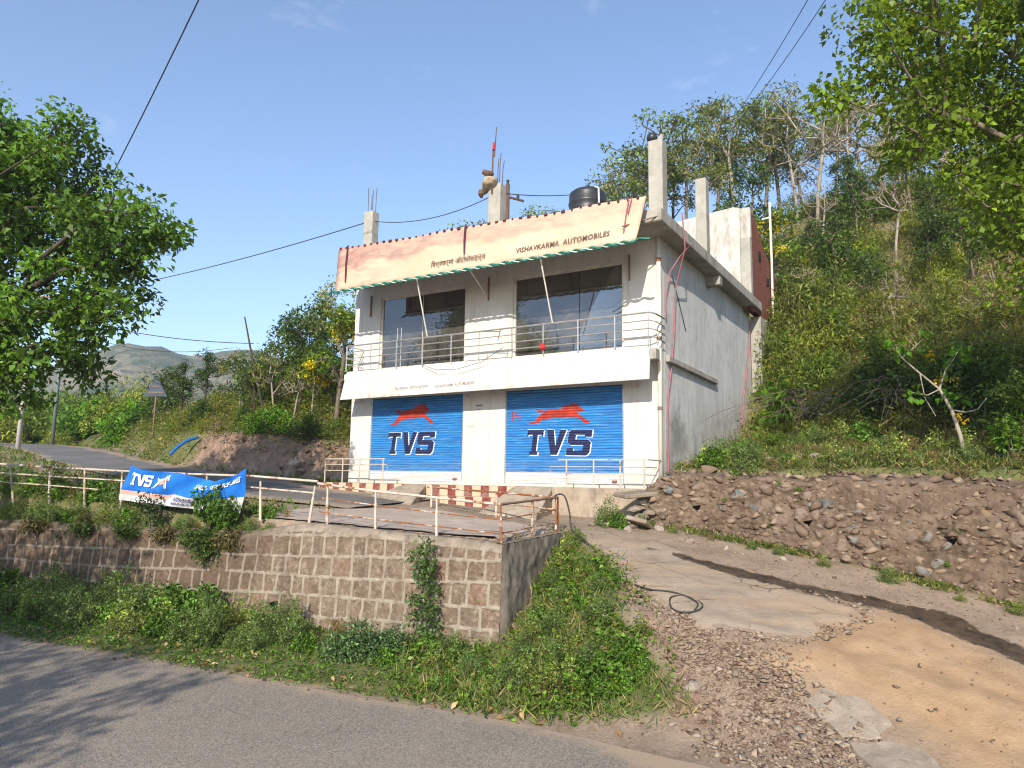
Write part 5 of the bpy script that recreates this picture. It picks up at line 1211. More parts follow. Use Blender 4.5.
def tint(r, n, base, var=.25, yellow=.08, clump=None):
    b = np.array(base)[None]*np.exp(r.normal(0, var, (n, 1)))
    b = b*np.array([[1, 1, 1]])+np.outer(np.clip(r.normal(0, 1, n), -1, 2)*yellow, [.35, .2, 0])*b.mean()
    if clump is not None: b = b*clump[:, None]
    if base[1] > base[0]*.92: b = b*np.array([[.95, 1.05, .80]])
    return np.clip(b, .004, .9)
def grow(r, trunk, pts, up=.15, bend=.12):
    """joins cluster points to a trunk polyline: returns nodes, parent index, leaf load"""
    N = [np.array(p, float) for p in trunk]; par = [-1]+list(range(len(trunk)-1)); cost = [i*.0 for i in range(len(trunk))]
    base = np.array(trunk[-1]); order = np.argsort(np.min(np.linalg.norm(pts[:, None]-np.array(trunk)[None], axis=2), axis=1)); leafn = []
    for k in order:
        c = pts[k]; A = np.array(N); dist = np.linalg.norm(A-c, axis=1); hz_ = np.hypot(A[:, 0]-c[0], A[:, 1]-c[1]); w = dist+.35*np.array(cost)+.7*np.clip(.55*hz_-(c[2]-A[:, 2]), 0, None)
        w[:max(1, len(trunk)//3)] += 2.0
        j = int(np.argmin(w)); a = N[j]; seg = max(1, int(dist[j]/.9)); last = j
        for q in range(1, seg+1):
            f = q/seg; p = a+(c-a)*f
            if q < seg: p = p+r.normal(size=3)*bend*dist[j]*.5*min(1, dist[j]); p[2] += up*dist[j]*f*(1-f)
            N.append(p); par.append(last); cost.append(cost[last]+dist[j]/seg); last = len(N)-1
        leafn.append(last)
    load = np.zeros(len(N)); load[leafn] = 1
    for i in range(len(N)-1, 0, -1): load[par[i]] += load[i]
    return np.array(N), par, load
def limbs_mb(N, par, load, r0, tip=.012, sides=6, expo=.5):
    mb = MB(); mx = load[0]
    rad = tip+(r0-tip)*(load/mx)**expo
    for i in range(1, len(N)):
        a, b = N[par[i]], N[i]; sd_ = sides if rad[i] > .04 else 4
        mb.tube([a, b], [min(rad[par[i]], rad[i]*1.35), rad[i]], sd_, cap=False)
    return mb
def leaves_mesh(name, V, col, mat, extra=None):
    F = np.arange(len(V)).reshape(-1, 4); me = np_mesh(name, V, F); set_attr(me, 'col', col, 'FACE'); me.materials.append(mat); return me
def tree_meshes(seed, trunk, lobes, ncl, per, L, ratio, col, r0, clr=.55, bark='bark', tip=.012, var=.22, droop=.3, shell=.5, flowers=None, clumpvar=.22):
    r = np.random.default_rng(seed); pts = []
    vol = np.array([l[3]*l[4]*l[5] for l in lobes])**.8; vol /= vol.sum()
    for l, v in zip(lobes, vol):
        k = max(3, int(round(ncl*v))); q = unit(r.normal(size=(k, 3)))*(r.random(k)**shell)[:, None]; pts.append(np.array(l[:3])+q*np.array(l[3:6]))
    pts = np.concatenate(pts); N, par, load = grow(r, trunk, pts); mb = limbs_mb(N, par, load, r0, tip)
    tm = mb.mesh('trunk', True, False); tm.materials.append(M[bark])
    rad = clr*r.uniform(.6, 1.3, len(pts)); V, p = leaf_cloud(r, pts, rad, per, L, ratio, droop)
    cl = np.repeat(np.exp(r.normal(0, clumpvar, len(pts))), per); c = tint(r, len(p), col, var, .25, cl)
    cm = leaves_mesh('crown', V, c, M['leaf']); fm = None
    if flowers:
        k = flowers[0]; sel = r.integers(0, len(pts), k); Vf, pf = leaf_cloud(r, pts[sel]-np.array([0, 0, .1]), np.full(k, .28), flowers[1], .09, .8, .5); fm = leaves_mesh('blossom', Vf, tint(r, len(pf), (.70, .56, .012), .12, 0), M['leaf'])
    return tm, cm, fm
def plant_tree(name, meshes, x, y, label, cat='tree', group=None, sc=1.0, rz=0.0, z=None, sink=.1):
    t = empty(name, (x, y, (gz(x, y) if z is None else z)-sink), rz, label, cat, group); t.scale = (sc, sc, sc)
    link('trunk', meshes[0], None, t); link('crown', meshes[1], None, t)
    if meshes[2]: link('blossom', meshes[2], None, t)
    return t

# the two big trees whose trunks stand outside the picture
def local(l, o): return [(a-o[0], b-o[1], c-o[2], *r) for (a, b, c, *r) in l]
o = (-14.6, 16.8, gz(-14.6, 16.8)); lob = local([(-12.6,16.6,9.7,2.6,2.6,2.3),(-11.9,16.3,10.6,1.7,2.0,1.5),(-9.9,16.3,9.1,1.7,1.7,1.3),(-8.6,16.0,8.75,.9,.9,.55),(-10.0,16.2,7.5,1.3,1.4,1.0),(-11.2,16.0,6.6,1.6,1.6,1.0),(-11.0,16.1,5.6,1.3,1.4,.7),(-12.4,16.2,5.5,1.5,1.5,.8),(-13.8,16.3,7.2,2.2,2.2,1.8),(-15.4,17,9.6,2.5,2.5,2.4),(-13.2,16.6,11.2,1.5,1.5,1.0),(-9.7,16.0,6.75,.8,.8,.45)], o)
tm = tree_meshes(21, [(0,0,0),(.1,.0,1.5),(.3,-.1,3.0),(.7,-.2,4.6),(1.2,-.3,6.0)], lob, 430, 105, .17, .54, (.10,.175,.027), .30, .55, 'bark_dark', shell=.42, clumpvar=.28)
plant_tree('broadleaf_tree', tm, o[0], o[1], 'large dense green tree over the upper road at the left edge', group=None, z=o[2])
o = (14.0, 13.2, gz(14.0, 13.2)); lob = local([(9.6,12.6,12.0,2.8,2.6,2.0),(7.8,12.2,11.9,1.5,1.8,1.4),(6.75,12.0,10.8,.85,1.2,.9),(6.25,11.9,11.4,.6,.8,.4),(5.65,11.9,10.15,.25,.4,.18),(6.8,12,9.3,.65,.9,.5),(7.7,12.1,9.7,1.1,1.2,.9),(8.6,12.1,8.6,1.1,1.3,.9),(9.3,12.2,9.6,1.6,1.8,1.5),(8.9,12.2,7.3,.7,.9,.6),(10.3,12.4,6.6,.9,1.1,.9),(11,12.8,9,2.2,2.2,2.6),(12.5,13,11.5,2.6,2.6,2.5)], o)
tm = tree_meshes(33, [(0,0,0),(-.3,-.05,1.8),(-.9,-.1,3.6),(-1.9,-.2,5.2),(-3.0,-.3,6.6)], lob, 420, 84, .125, .66, (.13,.185,.018), .17, .46, 'bark', shell=.5, clumpvar=.25)
plant_tree('broadleaf_tree', tm, o[0], o[1], 'big yellow green tree reaching in from the top right corner', z=o[2])
# trees across the road behind the viewer: they shade the road and the left end of the wall
tm = tree_meshes(44, [(0,0,0),(.1,0,2.0),(.2,.1,4.2)], [(0,0,6.8,3.6,3.6,2.6),(1.5,1,5.4,2.0,2.0,1.2),(-1.5,.5,5.8,2.2,2.2,1.6)], 150, 46, .24, .55, (.05,.10,.015), .26, .65, 'bark')
plant_tree('roadside_tree', tm, -14.4, 4.6, 'roadside tree left of the view, shading the left end of the wall', z=0)
plant_tree('roadside_tree', tm, -11.4, -3.2, 'roadside tree behind the view whose shade falls across the road', z=0, rz=2.0)
plant_tree('roadside_tree', tm, -17.5, 7.5, 'roadside tree far left of the view beside the lower road', z=0, rz=4.0, sc=.95)

# hilltop trees
KINDS = {}
def std_tree(key, seed, h, spread, crown_lo, ncl, per, L, col, bark='bark', lean=.3, flat=1.25, clr=.46, flowers=None, r0=.10, stems=1):
    r = np.random.default_rng(seed); lb = []
    n = 7
    for k in range(n):
        a = 6.28*k/n+r.uniform(-.4, .4); q = r.uniform(.25, .72)*spread; zc = h*(crown_lo+(1-crown_lo)*r.uniform(.25, .85)); s = spread*r.uniform(.3, .5)
        lb.append((q*math.cos(a), q*math.sin(a), zc, s, s, s*flat*.7))
    lb.append((0, 0, h*.9, spread*.45, spread*.45, h*.08))
    tr = [(0,0,0),(lean*.2,0,h*.22),(lean*.6,.05,h*.42),(lean,.1,h*.6)]
    KINDS[key] = tree_meshes(seed+1, tr, lb, ncl, per, L, .5, col, r0, clr, bark, .014, flowers=flowers, clumpvar=.3)
std_tree('tall', 501, 8.4, 2.6, .42, 74, 25, .21, (.115,.15,.036), 'bark', .4)
std_tree('tall2', 511, 9.0, 2.9, .38, 80, 23, .21, (.14,.16,.04), 'bark_pale', -.4)
std_tree('dark', 521, 7.4, 2.3, .25, 84, 34, .21, (.055,.09,.022), 'bark_dark', .1)
std_tree('olive', 531, 7.6, 2.7, .35, 74, 22, .20, (.175,.175,.045), 'bark_pale', .5)
std_tree('bare', 541, 7.0, 2.9, .34, 95, 7, .15, (.15,.12,.045), 'bark_pale', .5, r0=.095)
std_tree('bare2', 551, 6.4, 2.4, .30, 95, 5, .14, (.17,.13,.05), 'bark_pale', -.5, r0=.09)
std_tree('flower', 561, 5.6, 1.9, .25, 62, 34, .18, (.10,.15,.018), 'bark', .2, flowers=(34, 40))
std_tree('young', 571, 4.6, 1.5, .22, 46, 26, .19, (.062,.105,.020), 'bark', .25, r0=.06)
KD = {'tall':'tall green tree','tall2':'tall pale trunked tree','dark':'dark evergreen tree','olive':'olive leaved tree','bare':'nearly bare pale branched tree','bare2':'low leafless grey tree','flower':'yellow flowering tree','young':'slim young tree'}
def xy(px, Y): return (px-512)/712*Y*1.004, Y
def label_batch(items, region, group):
    """items: (object, kind words, column, height words); each label counts only among its own kind"""
    items.sort(key=lambda q: q[2]); cnt = {}
    for it in items: cnt[it[1]] = cnt.get(it[1], 0)+1
    seen = {}
    for ob, kw, c, cat in items:
        i = seen.get(kw, 0); seen[kw] = i+1
        lab = '%s %s' % (kw, region) if cnt[kw] == 1 else '%s %s, %s from the left' % (kw, region, ordn(i))
        tag(ob, lab, cat, group)
items = []
HT = [(598,44,'bare2',.95),(618,43,'tall',.85),(640,47,'tall2',.8),(662,45,'tall',1.12),(690,48,'olive',.95),(708,44,'tall2',.78),(722,49,'tall',1.0),(742,46,'tall2',.92),(756,42,'young',1.1),(772,46,'tall',.95),(788,47,'tall',1.0),(806,45,'olive',.85),(826,43,'bare',1.0),(846,47,'tall2',.85),(862,42,'bare',.95),(876,47,'olive',.9),(896,44,'bare2',1.0),(915,48,'tall',.75),(936,45,'olive',.9),(958,48,'tall2',.9),(985,44,'olive',.9),(1012,47,'tall',.85),(676,51,'dark',.85),(736,52,'dark',.8),(812,52,'tall',.85)]
for px, Y, k, s in HT:
    x, y = xy(px, Y); items.append((plant_tree('hilltop_tree', KINDS[k], x, y, 'x', 'tree', None, s*1.22, rnd.uniform(0, 6.3)), KD[k], px, 'tree'))
label_batch(items, 'on the hilltop right of the roof', 'trees along the hilltop')
items = []
for px, Y, k, s in ((436,40,'young',1.25),(462,38,'tall',.92),(480,40,'olive',.95),(522,39,'tall2',.88),(540,42,'tall',.9)):
    x, y = xy(px, Y); items.append((plant_tree('hill_tree', KINDS[k], x, y, 'x', 'tree', None, s, rnd.uniform(0, 6.3)), KD[k], px, 'tree'))
label_batch(items, 'showing just above the hoarding', 'tree tops above the roof line')
items = []
for px, Y, k, s in ((337,28.4,'flower',.98),(300,32,'young',1.05),(284,34,'young',.95),(325,33,'tall',.62),(345,34,'olive',.78),(308,33,'young',1.15),(262,33,'tall',.42),(240,34,'olive',.45),(332,30,'young',.8),(312,30,'olive',.42),(275,31,'olive',.42),(255,32,'dark',.42),(318,31.5,'young',.72),(270,33,'young',.6),(294,30,'bare2',.4),(205,37,'dark',.52),(182,38.5,'dark',.50),(242,33,'young',.7)):
    x, y = xy(px, Y); items.append((plant_tree('bank_tree', KINDS[k], x, y, 'x', 'tree', None, s, rnd.uniform(0, 6.3)), KD[k], px, 'tree'))
label_batch(items, 'on the bank left of the shop', 'trees on the left bank')
items = []
for px, Y, k, s in ((868,36,'young',1.0),(905,33,'bare2',.7),(845,33,'young',.8),(890,40,'olive',.7),(925,37,'tall',.62),(950,32,'young',.85),(975,35,'olive',.66),(1000,31,'young',.9),(1020,36,'tall',.6),(830,38,'bare',.62),(860,41,'dark',.62),(915,42,'bare',.75),(940,28,'dark',.5),(880,29,'young',.62),(812,30,'bare2',.5),(820,35,'dark',.45),(965,41,'tall2',.7),(995,39,'bare',.7),(902,26,'bare2',.42),(985,26,'young',.7)):
    x, y = xy(px, Y); items.append((plant_tree('slope_tree', KINDS[k], x, y, 'x', 'tree', None, s, rnd.uniform(0, 6.3)), KD[k], px, 'tree'))
label_batch(items, 'standing among bushes on the right slope', 'trees on the right slope')
x, y = xy(779, 33); plant_tree('flowering_tree', KINDS['flower'], x, y, 'small yellow flowering tree just behind the broken brick wall', 'tree', None, .95)

# bushes: one mesh each (leaves and stems)
def bush_mesh(name, seed, r_, h, ncl, per, L, ratio, col, stems=10, bark='bark', droop=.15, clr=.35, var=.25, dry=0, twig=.012, clumpvar=.3, flat=.5, pointy=1.0):
    r = np.random.default_rng(seed); q = unit(r.normal(size=(ncl, 3))); q[:, 2] = np.abs(q[:, 2]); rr = (r.random(ncl)**.45)[:, None]
    pts = q*rr*np.array([r_, r_, h]); pts *= (1+.35*(r.random((ncl, 1))-.5)); pts[:, :2] *= (1-(pts[:, 2:]/h)*.35*pointy); pts[:, 2] += .04
    V, p = leaf_cloud(r, pts, clr*r.uniform(.6, 1.2, ncl), per, L, ratio, droop, flat); V[:, 2] = np.maximum(V[:, 2], -.05)
    c = tint(r, len(p), col, var, .3, np.repeat(np.exp(r.normal(0, clumpvar, ncl)), per))
    if dry: k = r.random(len(p)) < dry; c[k] = tint(r, int(k.sum()), (.26,.19,.085), .25, 0)
    mb = MB()
    for i in range(min(stems, ncl)):
        e = pts[i]; mb.tube([(e[0]*.1, e[1]*.1, -.1), (e[0]*.55, e[1]*.55, e[2]*.6), tuple(e)], [twig*1.6, twig*1.2, twig*.5], 4, cap=False)
    n0 = len(V); nf = len(p); SV = np.array(mb.v) if mb.v else np.zeros((0, 3)); SF = np.array(mb.f) if mb.f else np.zeros((0, 4), int)
    me = np_mesh(name, np.concatenate([V, SV]), np.concatenate([np.arange(n0).reshape(-1, 4), SF+n0])); me.materials.append(M['leaf']); me.materials.append(M[bark])
    me.polygons.foreach_set('material_index', np.concatenate([np.zeros(nf, np.int32), np.ones(len(SF), np.int32)])); set_attr(me, 'col', np.concatenate([c, np.full((len(SF), 3), .1)]), 'FACE'); return me
BU = {
 'olive': (bush_mesh('bush', 601, 1.25, 1.5, 64, 44, .15, .24, (.155,.165,.036), 16, dry=.08), 'olive green bush'),
 'dark': (bush_mesh('bush', 602, 1.2, 1.7, 60, 40, .16, .40, (.052,.088,.018), 14), 'dark green bush'),
 'mid': (bush_mesh('bush', 603, 1.15, 1.4, 62, 42, .15, .30, (.105,.15,.026), 14), 'mid green bush'),
 'yellow': (bush_mesh('bush', 604, 1.1, 1.3, 64, 42, .15, .28, (.20,.22,.036), 14), 'yellow green bush'),
 'dry': (bush_mesh('bush', 605, 1.2, 1.2, 60, 18, .11, .3, (.19,.155,.06), 40, 'bark_pale', twig=.016, dry=.3), 'dry straw coloured bush'),
 'tall': (bush_mesh('bush', 606, .95, 2.6, 70, 40, .15, .26, (.135,.16,.034), 20, dry=.05), 'tall loose bush'),
 'bright': (bush_mesh('bush', 607, 1.0, 1.25, 70, 30, .15, .6, (.10,.20,.018), 12), 'bright green leafy bush'),
}
def put_bush(kind, x, y, s, name='bush', rz=None, sz=None):
    me, kw = BU[kind]; o = link(name, me); o.location = (x, y, gz(x, y)-.08); o.rotation_euler = (0, 0, rnd.uniform(0, 6.3) if rz is None else rz); k = s*rnd.uniform(.9, 1.1); o.scale = (s, k, (sz or s)*rnd.uniform(.85, 1.15)); return o, kw
r4 = np.random.default_rng(77); low, mid, high = [], [], []; taken = []
mix = ['olive','olive','mid','yellow','dry','tall','dark','olive','mid','yellow']
tries = 0
while len(taken) < 165 and tries < 9000:
    tries += 1; px = r4.uniform(735, 1050); Y = r4.uniform(17.5, 44); x, y = xy(px, Y); d = float(foot_dist(np.array([x]), np.array([y]))[0])
    if d < 4.4 or (x-CORNER[0])*BX[0]+(y-CORNER[1])*BX[1] < 1.0: continue
    if any((x-a)**2+(y-b)**2 < (1.0+.022*Y)**2 for a, b in taken): continue
    taken.append((x, y)); k = mix[int(r4.integers(0, 10))]; ob, kw = put_bush(k, x, y, r4.uniform(.7, 1.25)*(1.0 if Y > 22 else .75)); (low if d < 11 else mid if d < 20 else high).append((ob, kw, px, 'bush'))
for px, Y_ in ((778,31),(786,34),(794,33),(800,36),(772,36),(790,38),(808,33),(782,28.5)):
    x, y = xy(px, Y_); ob, kw = put_bush(mix[int(r4.integers(0, 10))], x, y, r4.uniform(.9, 1.3)); mid.append((ob, kw, px, 'bush'))
for i in range(16):
    px = 752+i*19+r4.uniform(-6, 6); x, y = xy(px, r4.uniform(38, 46)); ob, kw = put_bush(mix[int(r4.integers(0, 10))], x, y, r4.uniform(.9, 1.5)); high.append((ob, kw, px, 'bush'))
label_batch(low, 'low on the right hillside', 'bushes on the right hillside'); label_batch(mid, 'halfway up the right hillside', 'bushes on the right hillside'); label_batch(high, 'near the top of the right hillside', 'bushes on the right hillside')
items = []; tries = 0; taken = []
while len(items) < 62 and tries < 6000:
    tries += 1; px = r4.uniform(128, 352); Y = r4.uniform(27, 42); x, y = xy(px, Y); d = float(foot_dist(np.array([x]), np.array([y]))[0])
    if d < 1.0 or d > 9 or any((x-a)**2+(y-b)**2 < 1.5 for a, b in taken): continue
    if (x-CORNER[0])*BX[0]+(y-CORNER[1])*BX[1] > -11.9: continue
    taken.append((x, y)); k = mix[int(r4.integers(0, 10))]; s = r4.uniform(.6, 1.0)*(.7 if d < 2.4 else 1); ob, kw = put_bush(k, x, y, s); items.append((ob, kw, px, 'bush'))
label_batch(items, 'on the slope left of the shop', 'bushes on the left slope')
items = []
for px, Y, k, s in ((262,29.0,'bright',.95),(278,28.6,'bright',.75),(247,29.4,'mid',.7),(300,28.4,'yellow',.5),(318,28.0,'dry',.55)):
    x, y = xy(px, Y); ob, kw = put_bush(k, x, y+1.0, s, 'bank_bush'); items.append((ob, kw, px, 'bush'))
label_batch(items, 'spilling over the red earth bank', 'bushes along the red bank')
items = []
for px, Y, k, s in ((-15,50,'mid',2.2),(8,49,'yellow',1.9),(28,52,'mid',2.2),(46,55,'bright',2.3),(70,52,'mid',2.7),(88,50,'bright',2.2),(104,54,'dark',2.0),(118,50,'yellow',2.1),(136,47,'bright',1.7),(150,50,'yellow',2.2),(166,46,'dark',1.6),(60,47.5,'yellow',1.1),(120,46,'bright',1.2),(100,60,'mid',2.6),(20,60,'yellow',2.8)):
    x, y = xy(px, Y); ob, kw = put_bush(k, x, y, s, 'roadside_bush'); items.append((ob, kw, px, 'bush'))
label_batch(items, 'beyond the bend of the upper road', 'bushes beyond the road bend')

items = []
for bx_, by_, k, s_ in ((1.0,9.6,'tall',.9),(1.2,10.9,'mid',1.2),(1.5,12.2,'olive',1.3),(1.0,12.6,'tall',1.15),(2.3,11.2,'yellow',1.1),(2.6,13.2,'tall',1.2),(1.3,14.2,'mid',1.4),(.95,11.6,'tall',1.05),(1.9,9.8,'olive',1.0),(1.0,13.8,'dark',1.2),(2.9,9.6,'mid',.95)):
    p_ = CORNER+BX*bx_+BY*by_; ob, kw = put_bush(k, float(p_[0]), float(p_[1]), s_, 'rear_bush', sz=s_*1.25); items.append((ob, kw, 512+712*p_[0]/p_[1], 'bush'))
label_batch(items, 'crowding the rear corner of the shop', 'bushes behind the shop')

# single plants of the right bench
r5 = np.random.default_rng(88)
def big_leaf_shrub(x, y, label):
    pts = []; mb = MB(); r = r5
    for k in range(9):
        a = r.uniform(0, 6.28); e = np.array([math.cos(a)*r.uniform(.3, .95), math.sin(a)*r.uniform(.3, .95), r.uniform(1.0, 2.3)]); mb.tube([(0, 0, -.1), e*np.array([.5, .5, .65]), e], [.022, .016, .006], 5, cap=False)
        for q in np.linspace(.45, 1, 9): pts.append(e*np.array([q, q, q**.8])+r.normal(size=3)*.06)
    pts = np.array(pts); V, p = leaf_cloud(r, pts, np.full(len(pts), .22), 9, .27, .42, .55, .35); t = empty('leafy_shrub', (x, y, gz(x, y)), 0, label, 'shrub')
    mb.build('stem', M['bark'], t, recalc=False); link('foliage', leaves_mesh('foliage', V, tint(r, len(p), (.105,.19,.018), .22, .3), M['leaf']), None, t); return t
x, y = xy(782, 21.8); t = big_leaf_shrub(x, y, 'broad leaved bright green shrub against the rear of the grey side wall')
x, y = xy(1012, 14.6); t = big_leaf_shrub(x, y, 'low broad leaved plant near the right end of the bench'); t.scale = (.5, .5, .42)
# thin leaning tree with a few bright leaves and yellow flowers
x, y = 9.75, 15.3; z = gz(x, y); t = empty('thin_tree', (x, y, z), 0, 'thin crooked pale tree with few bright leaves and yellow blossoms on the bench', 'tree')
def sk(pts, r): return [np.array(p, float) for p in pts], r
limbs = [sk([(0,0,-.1),(-.10,.0,.5),(-.22,.05,1.05),(-.42,.1,1.5)], [.05,.044,.038,.03]), sk([(-.42,.1,1.5),(-.8,.15,1.85),(-1.15,.2,2.2),(-1.3,.2,2.55)], [.028,.022,.016,.01]), sk([(-.42,.1,1.5),(-.2,.2,1.95),(.05,.3,2.2),(.35,.4,2.6)], [.024,.018,.012,.008]), sk([(-.22,.05,1.05),(.1,.1,1.0),(.45,.2,1.08),(.7,.25,1.35)], [.02,.016,.012,.007]), sk([(-.42,.1,1.5),(-.75,0,1.35),(-1.15,-.1,1.4)], [.018,.012,.007]), sk([(-.8,.15,1.85),(-.75,.1,1.3),(-.6,0,.9)], [.014,.01,.007]), sk([(-1.15,.2,2.2),(-.85,.2,2.45),(-.55,.3,2.7)], [.013,.01,.006])]
mb = MB()
for p_, r_ in limbs: mb.tube(p_, r_, 6, cap=False)
mb.build('trunk', M['bark_pale'], t, smooth=True, recalc=False)
cl = np.array([(-1.3,.2,2.5),(-1.15,.2,2.35),(-.55,.3,2.65),(.35,.4,2.55),(.2,.35,2.35),(-.1,.25,1.95),(-.3,.1,1.35),(-.05,.1,1.2),(-1.1,-.1,1.35),(.1,.3,2.15)]); V, p = leaf_cloud(r5, cl, np.full(len(cl), .2), 16, .15, .75, .5); link('crown', leaves_mesh('crown', V, tint(r5, len(p), (.10,.21,.018), .2, .2), M['leaf']), None, t)
cl = np.array([(-.5,.2,2.25),(.0,.3,1.75),(-.1,.1,.95),(.05,.1,.85),(-.35,.2,1.7)]); V, p = leaf_cloud(r5, cl, np.full(len(cl), .1), 18, .07, .8, .5); link('blossom', leaves_mesh('blossom', V, tint(r5, len(p), (.62,.42,.015), .15, 0), M['leaf']), None, t)
# arching dead brushwood over the hollow in the bank
def tangle(name, x0, y0, n, sx, sy, h, seed, label, drape=1.0):
    r = np.random.default_rng(seed); mb = MB()
    for k in range(n):
        a = np.array([r.uniform(-sx, sx), r.uniform(0, sy), r.uniform(.5, 1)*h]); d = np.array([r.normal()*1.1, -abs(r.normal())*.6, 0]); L = r.uniform(.35, 1.15); P = []
        for q in range(6): f = q/5; P.append(a+d*L*f+np.array([0, 0, .35*L*f-drape*L*f*f*1.1])+r.normal(size=3)*.04)
        rr = r.uniform(.004, .010); mb.tube(P, [rr*1.2]*3+[rr]*2+[rr*.5], 4, cap=False)
    o = mb.build(name, M['bark'], None, recalc=False, loc=(x0, y0, gz(x0, y0))); return tag(o, label, 'brushwood')
x, y = xy(842, 20.5); tangle('brushwood', x, y, 150, 1.7, 1.5, 1.5, 5, 'arching tangle of dead twigs over the dark hollow in the bank')
x, y = xy(930, 18.5); tangle('brushwood', x, y, 60, 1.0, 1.0, 1.4, 7, 'thin tangle of twigs behind the crooked pale tree')
items = []
for px, Y, k, s in ((800,21.5,'olive',.95),(826,22,'mid',1.0),(852,22,'olive',1.1),(880,21,'dark',1.0),(905,19.5,'dark',.95),(930,19.2,'mid',.9),(955,18.5,'dark',1.0),(985,18,'dark',1.1),(1012,17,'dark',1.0),(1035,16,'mid',1.0),(775,21,'olive',.7),(760,19.6,'olive',.55),(745,20.2,'mid',.5),(775,18.9,'mid',.4),(868,20,'dark',.85),(842,20.9,'dark',.8),(1000,20,'mid',1.2),(965,20.5,'olive',1.2),(930,21.5,'yellow',1.1)):
    x, y = xy(px, Y); ob, kw = put_bush(k, x, y, s, 'bench_bush'); items.append((ob, kw, px, 'bush'))
label_batch(items, 'at the back of the bench', 'bushes at the back of the bench')

# weeds
WD = {
 'lush': (bush_mesh('weed', 701, .52, .78, 62, 44, .058, .5, (.135,.18,.066), 14, droop=.1, clr=.16, twig=.007, pointy=.6), 'lush feathery weed'),
 'lush2': (bush_mesh('weed', 702, .48, .92, 62, 42, .06, .45, (.125,.17,.058), 14, droop=.1, clr=.17, twig=.007, pointy=.8), 'tall feathery weed'),
 'broad': (bush_mesh('weed', 703, .46, .58, 46, 22, .10, .62, (.09,.16,.026), 12, droop=.25, clr=.15, twig=.007), 'broad leaved dark weed'),
 'pale': (bush_mesh('weed', 704, .45, .72, 50, 26, .065, .4, (.17,.205,.055), 18, droop=0, clr=.15, twig=.006, dry=.08), 'pale yellowish weed'),
 'dry': (bush_mesh('weed', 705, .34, .52, 34, 18, .06, .35, (.19,.15,.045), 20, 'bark', droop=.1, clr=.12, twig=.006, dry=.4), 'dry brownish weed'),
 'blue': (bush_mesh('weed', 706, .42, .55, 60, 30, .06, .6, (.10,.155,.075), 12, droop=.1, clr=.14, twig=.006), 'blue green ferny weed'),
}
def put_weed(kind, x, y, s, name='weed', sz=None):
    me, kw = WD[kind]; o = link(name, me); o.location = (x, y, gz(x, y)-.03); o.rotation_euler = (0, 0, rnd.uniform(0, 6.3)); o.scale = (s, s*rnd.uniform(.85, 1.15), (sz or s)*rnd.uniform(.9, 1.1)); return o, kw
items = []
r6 = np.random.default_rng(99)
for s in np.arange(4.15, 17, .44):
    for d, k0 in ((-.75, .95), (-1.45, .85)):
        ss_ = s+r6.uniform(-.15, .15); x, y = WP(ss_, d+r6.uniform(-.2, .2)); k = ['lush','lush2','broad','lush','pale','lush2'][int(r6.integers(0, 6))]
        ob, kw = put_weed(k, x, y, k0*r6.uniform(.6, 1.15)*(1.2 if 5 < s < 8.2 else 1 if s > 5 else .8)); items.append((ob, kw, 512+712*x/y, 'weed'))
label_batch(items, 'along the foot of the wall', 'weeds along the foot of the wall')
items = []
for s, d, k, z in ((2.05,-1.15,'blue',1.15),(2.4,-1.35,'blue',.9),(1.75,-.75,'blue',.8),(3.0,-.6,'dry',.85),(2.75,-.8,'dry',.6),(1.5,-1.3,'broad',.5),(3.3,-1.2,'broad',.5),(1.0,-.7,'broad',.55),(.5,-.8,'lush',.6),(.6,-1.3,'pale',.5),(3.7,-1.0,'lush',.7)):
    x, y = WP(s, d); ob, kw = put_weed(k, x, y, z, 'verge_weed'); items.append((ob, kw, 512+712*x/y, 'weed'))
label_batch(items, 'on the verge before the sunlit wall end', 'weeds on the verge')
# tall climber standing against the wall
t = empty('climbing_plant', (*WP(1.35, -.42), gz(*WP(1.35, -.42))), 0, 'tall slim climbing plant growing up the block wall', 'plant')
pts = np.array([(r5.normal()*.13, r5.normal()*.08, q+r5.normal()*.04) for q in np.linspace(.1, 1.75, 46)]); pts[:, 0] += .05*np.sin(pts[:, 2]*3); pts[:, :2] *= (1.3-pts[:, 2:]*.35)
V, p = leaf_cloud(r5, pts, np.full(len(pts), .15), 34, .07, .6, .3); link('foliage', leaves_mesh('foliage', V, tint(r5, len(p), (.085,.135,.045), .28, .2), M['leaf']), None, t)
m = MB(); m.tube([(0,0,-.1),(.05,0,.6),(.0,.02,1.2),(.03,.02,1.8)], [.014,.012,.009,.004], 5); m.tube([(.05,0,-.1),(-.06,.02,.7),(.02,.03,1.4)], [.011,.009,.004], 5); m.build('stem', M['bark'], t)
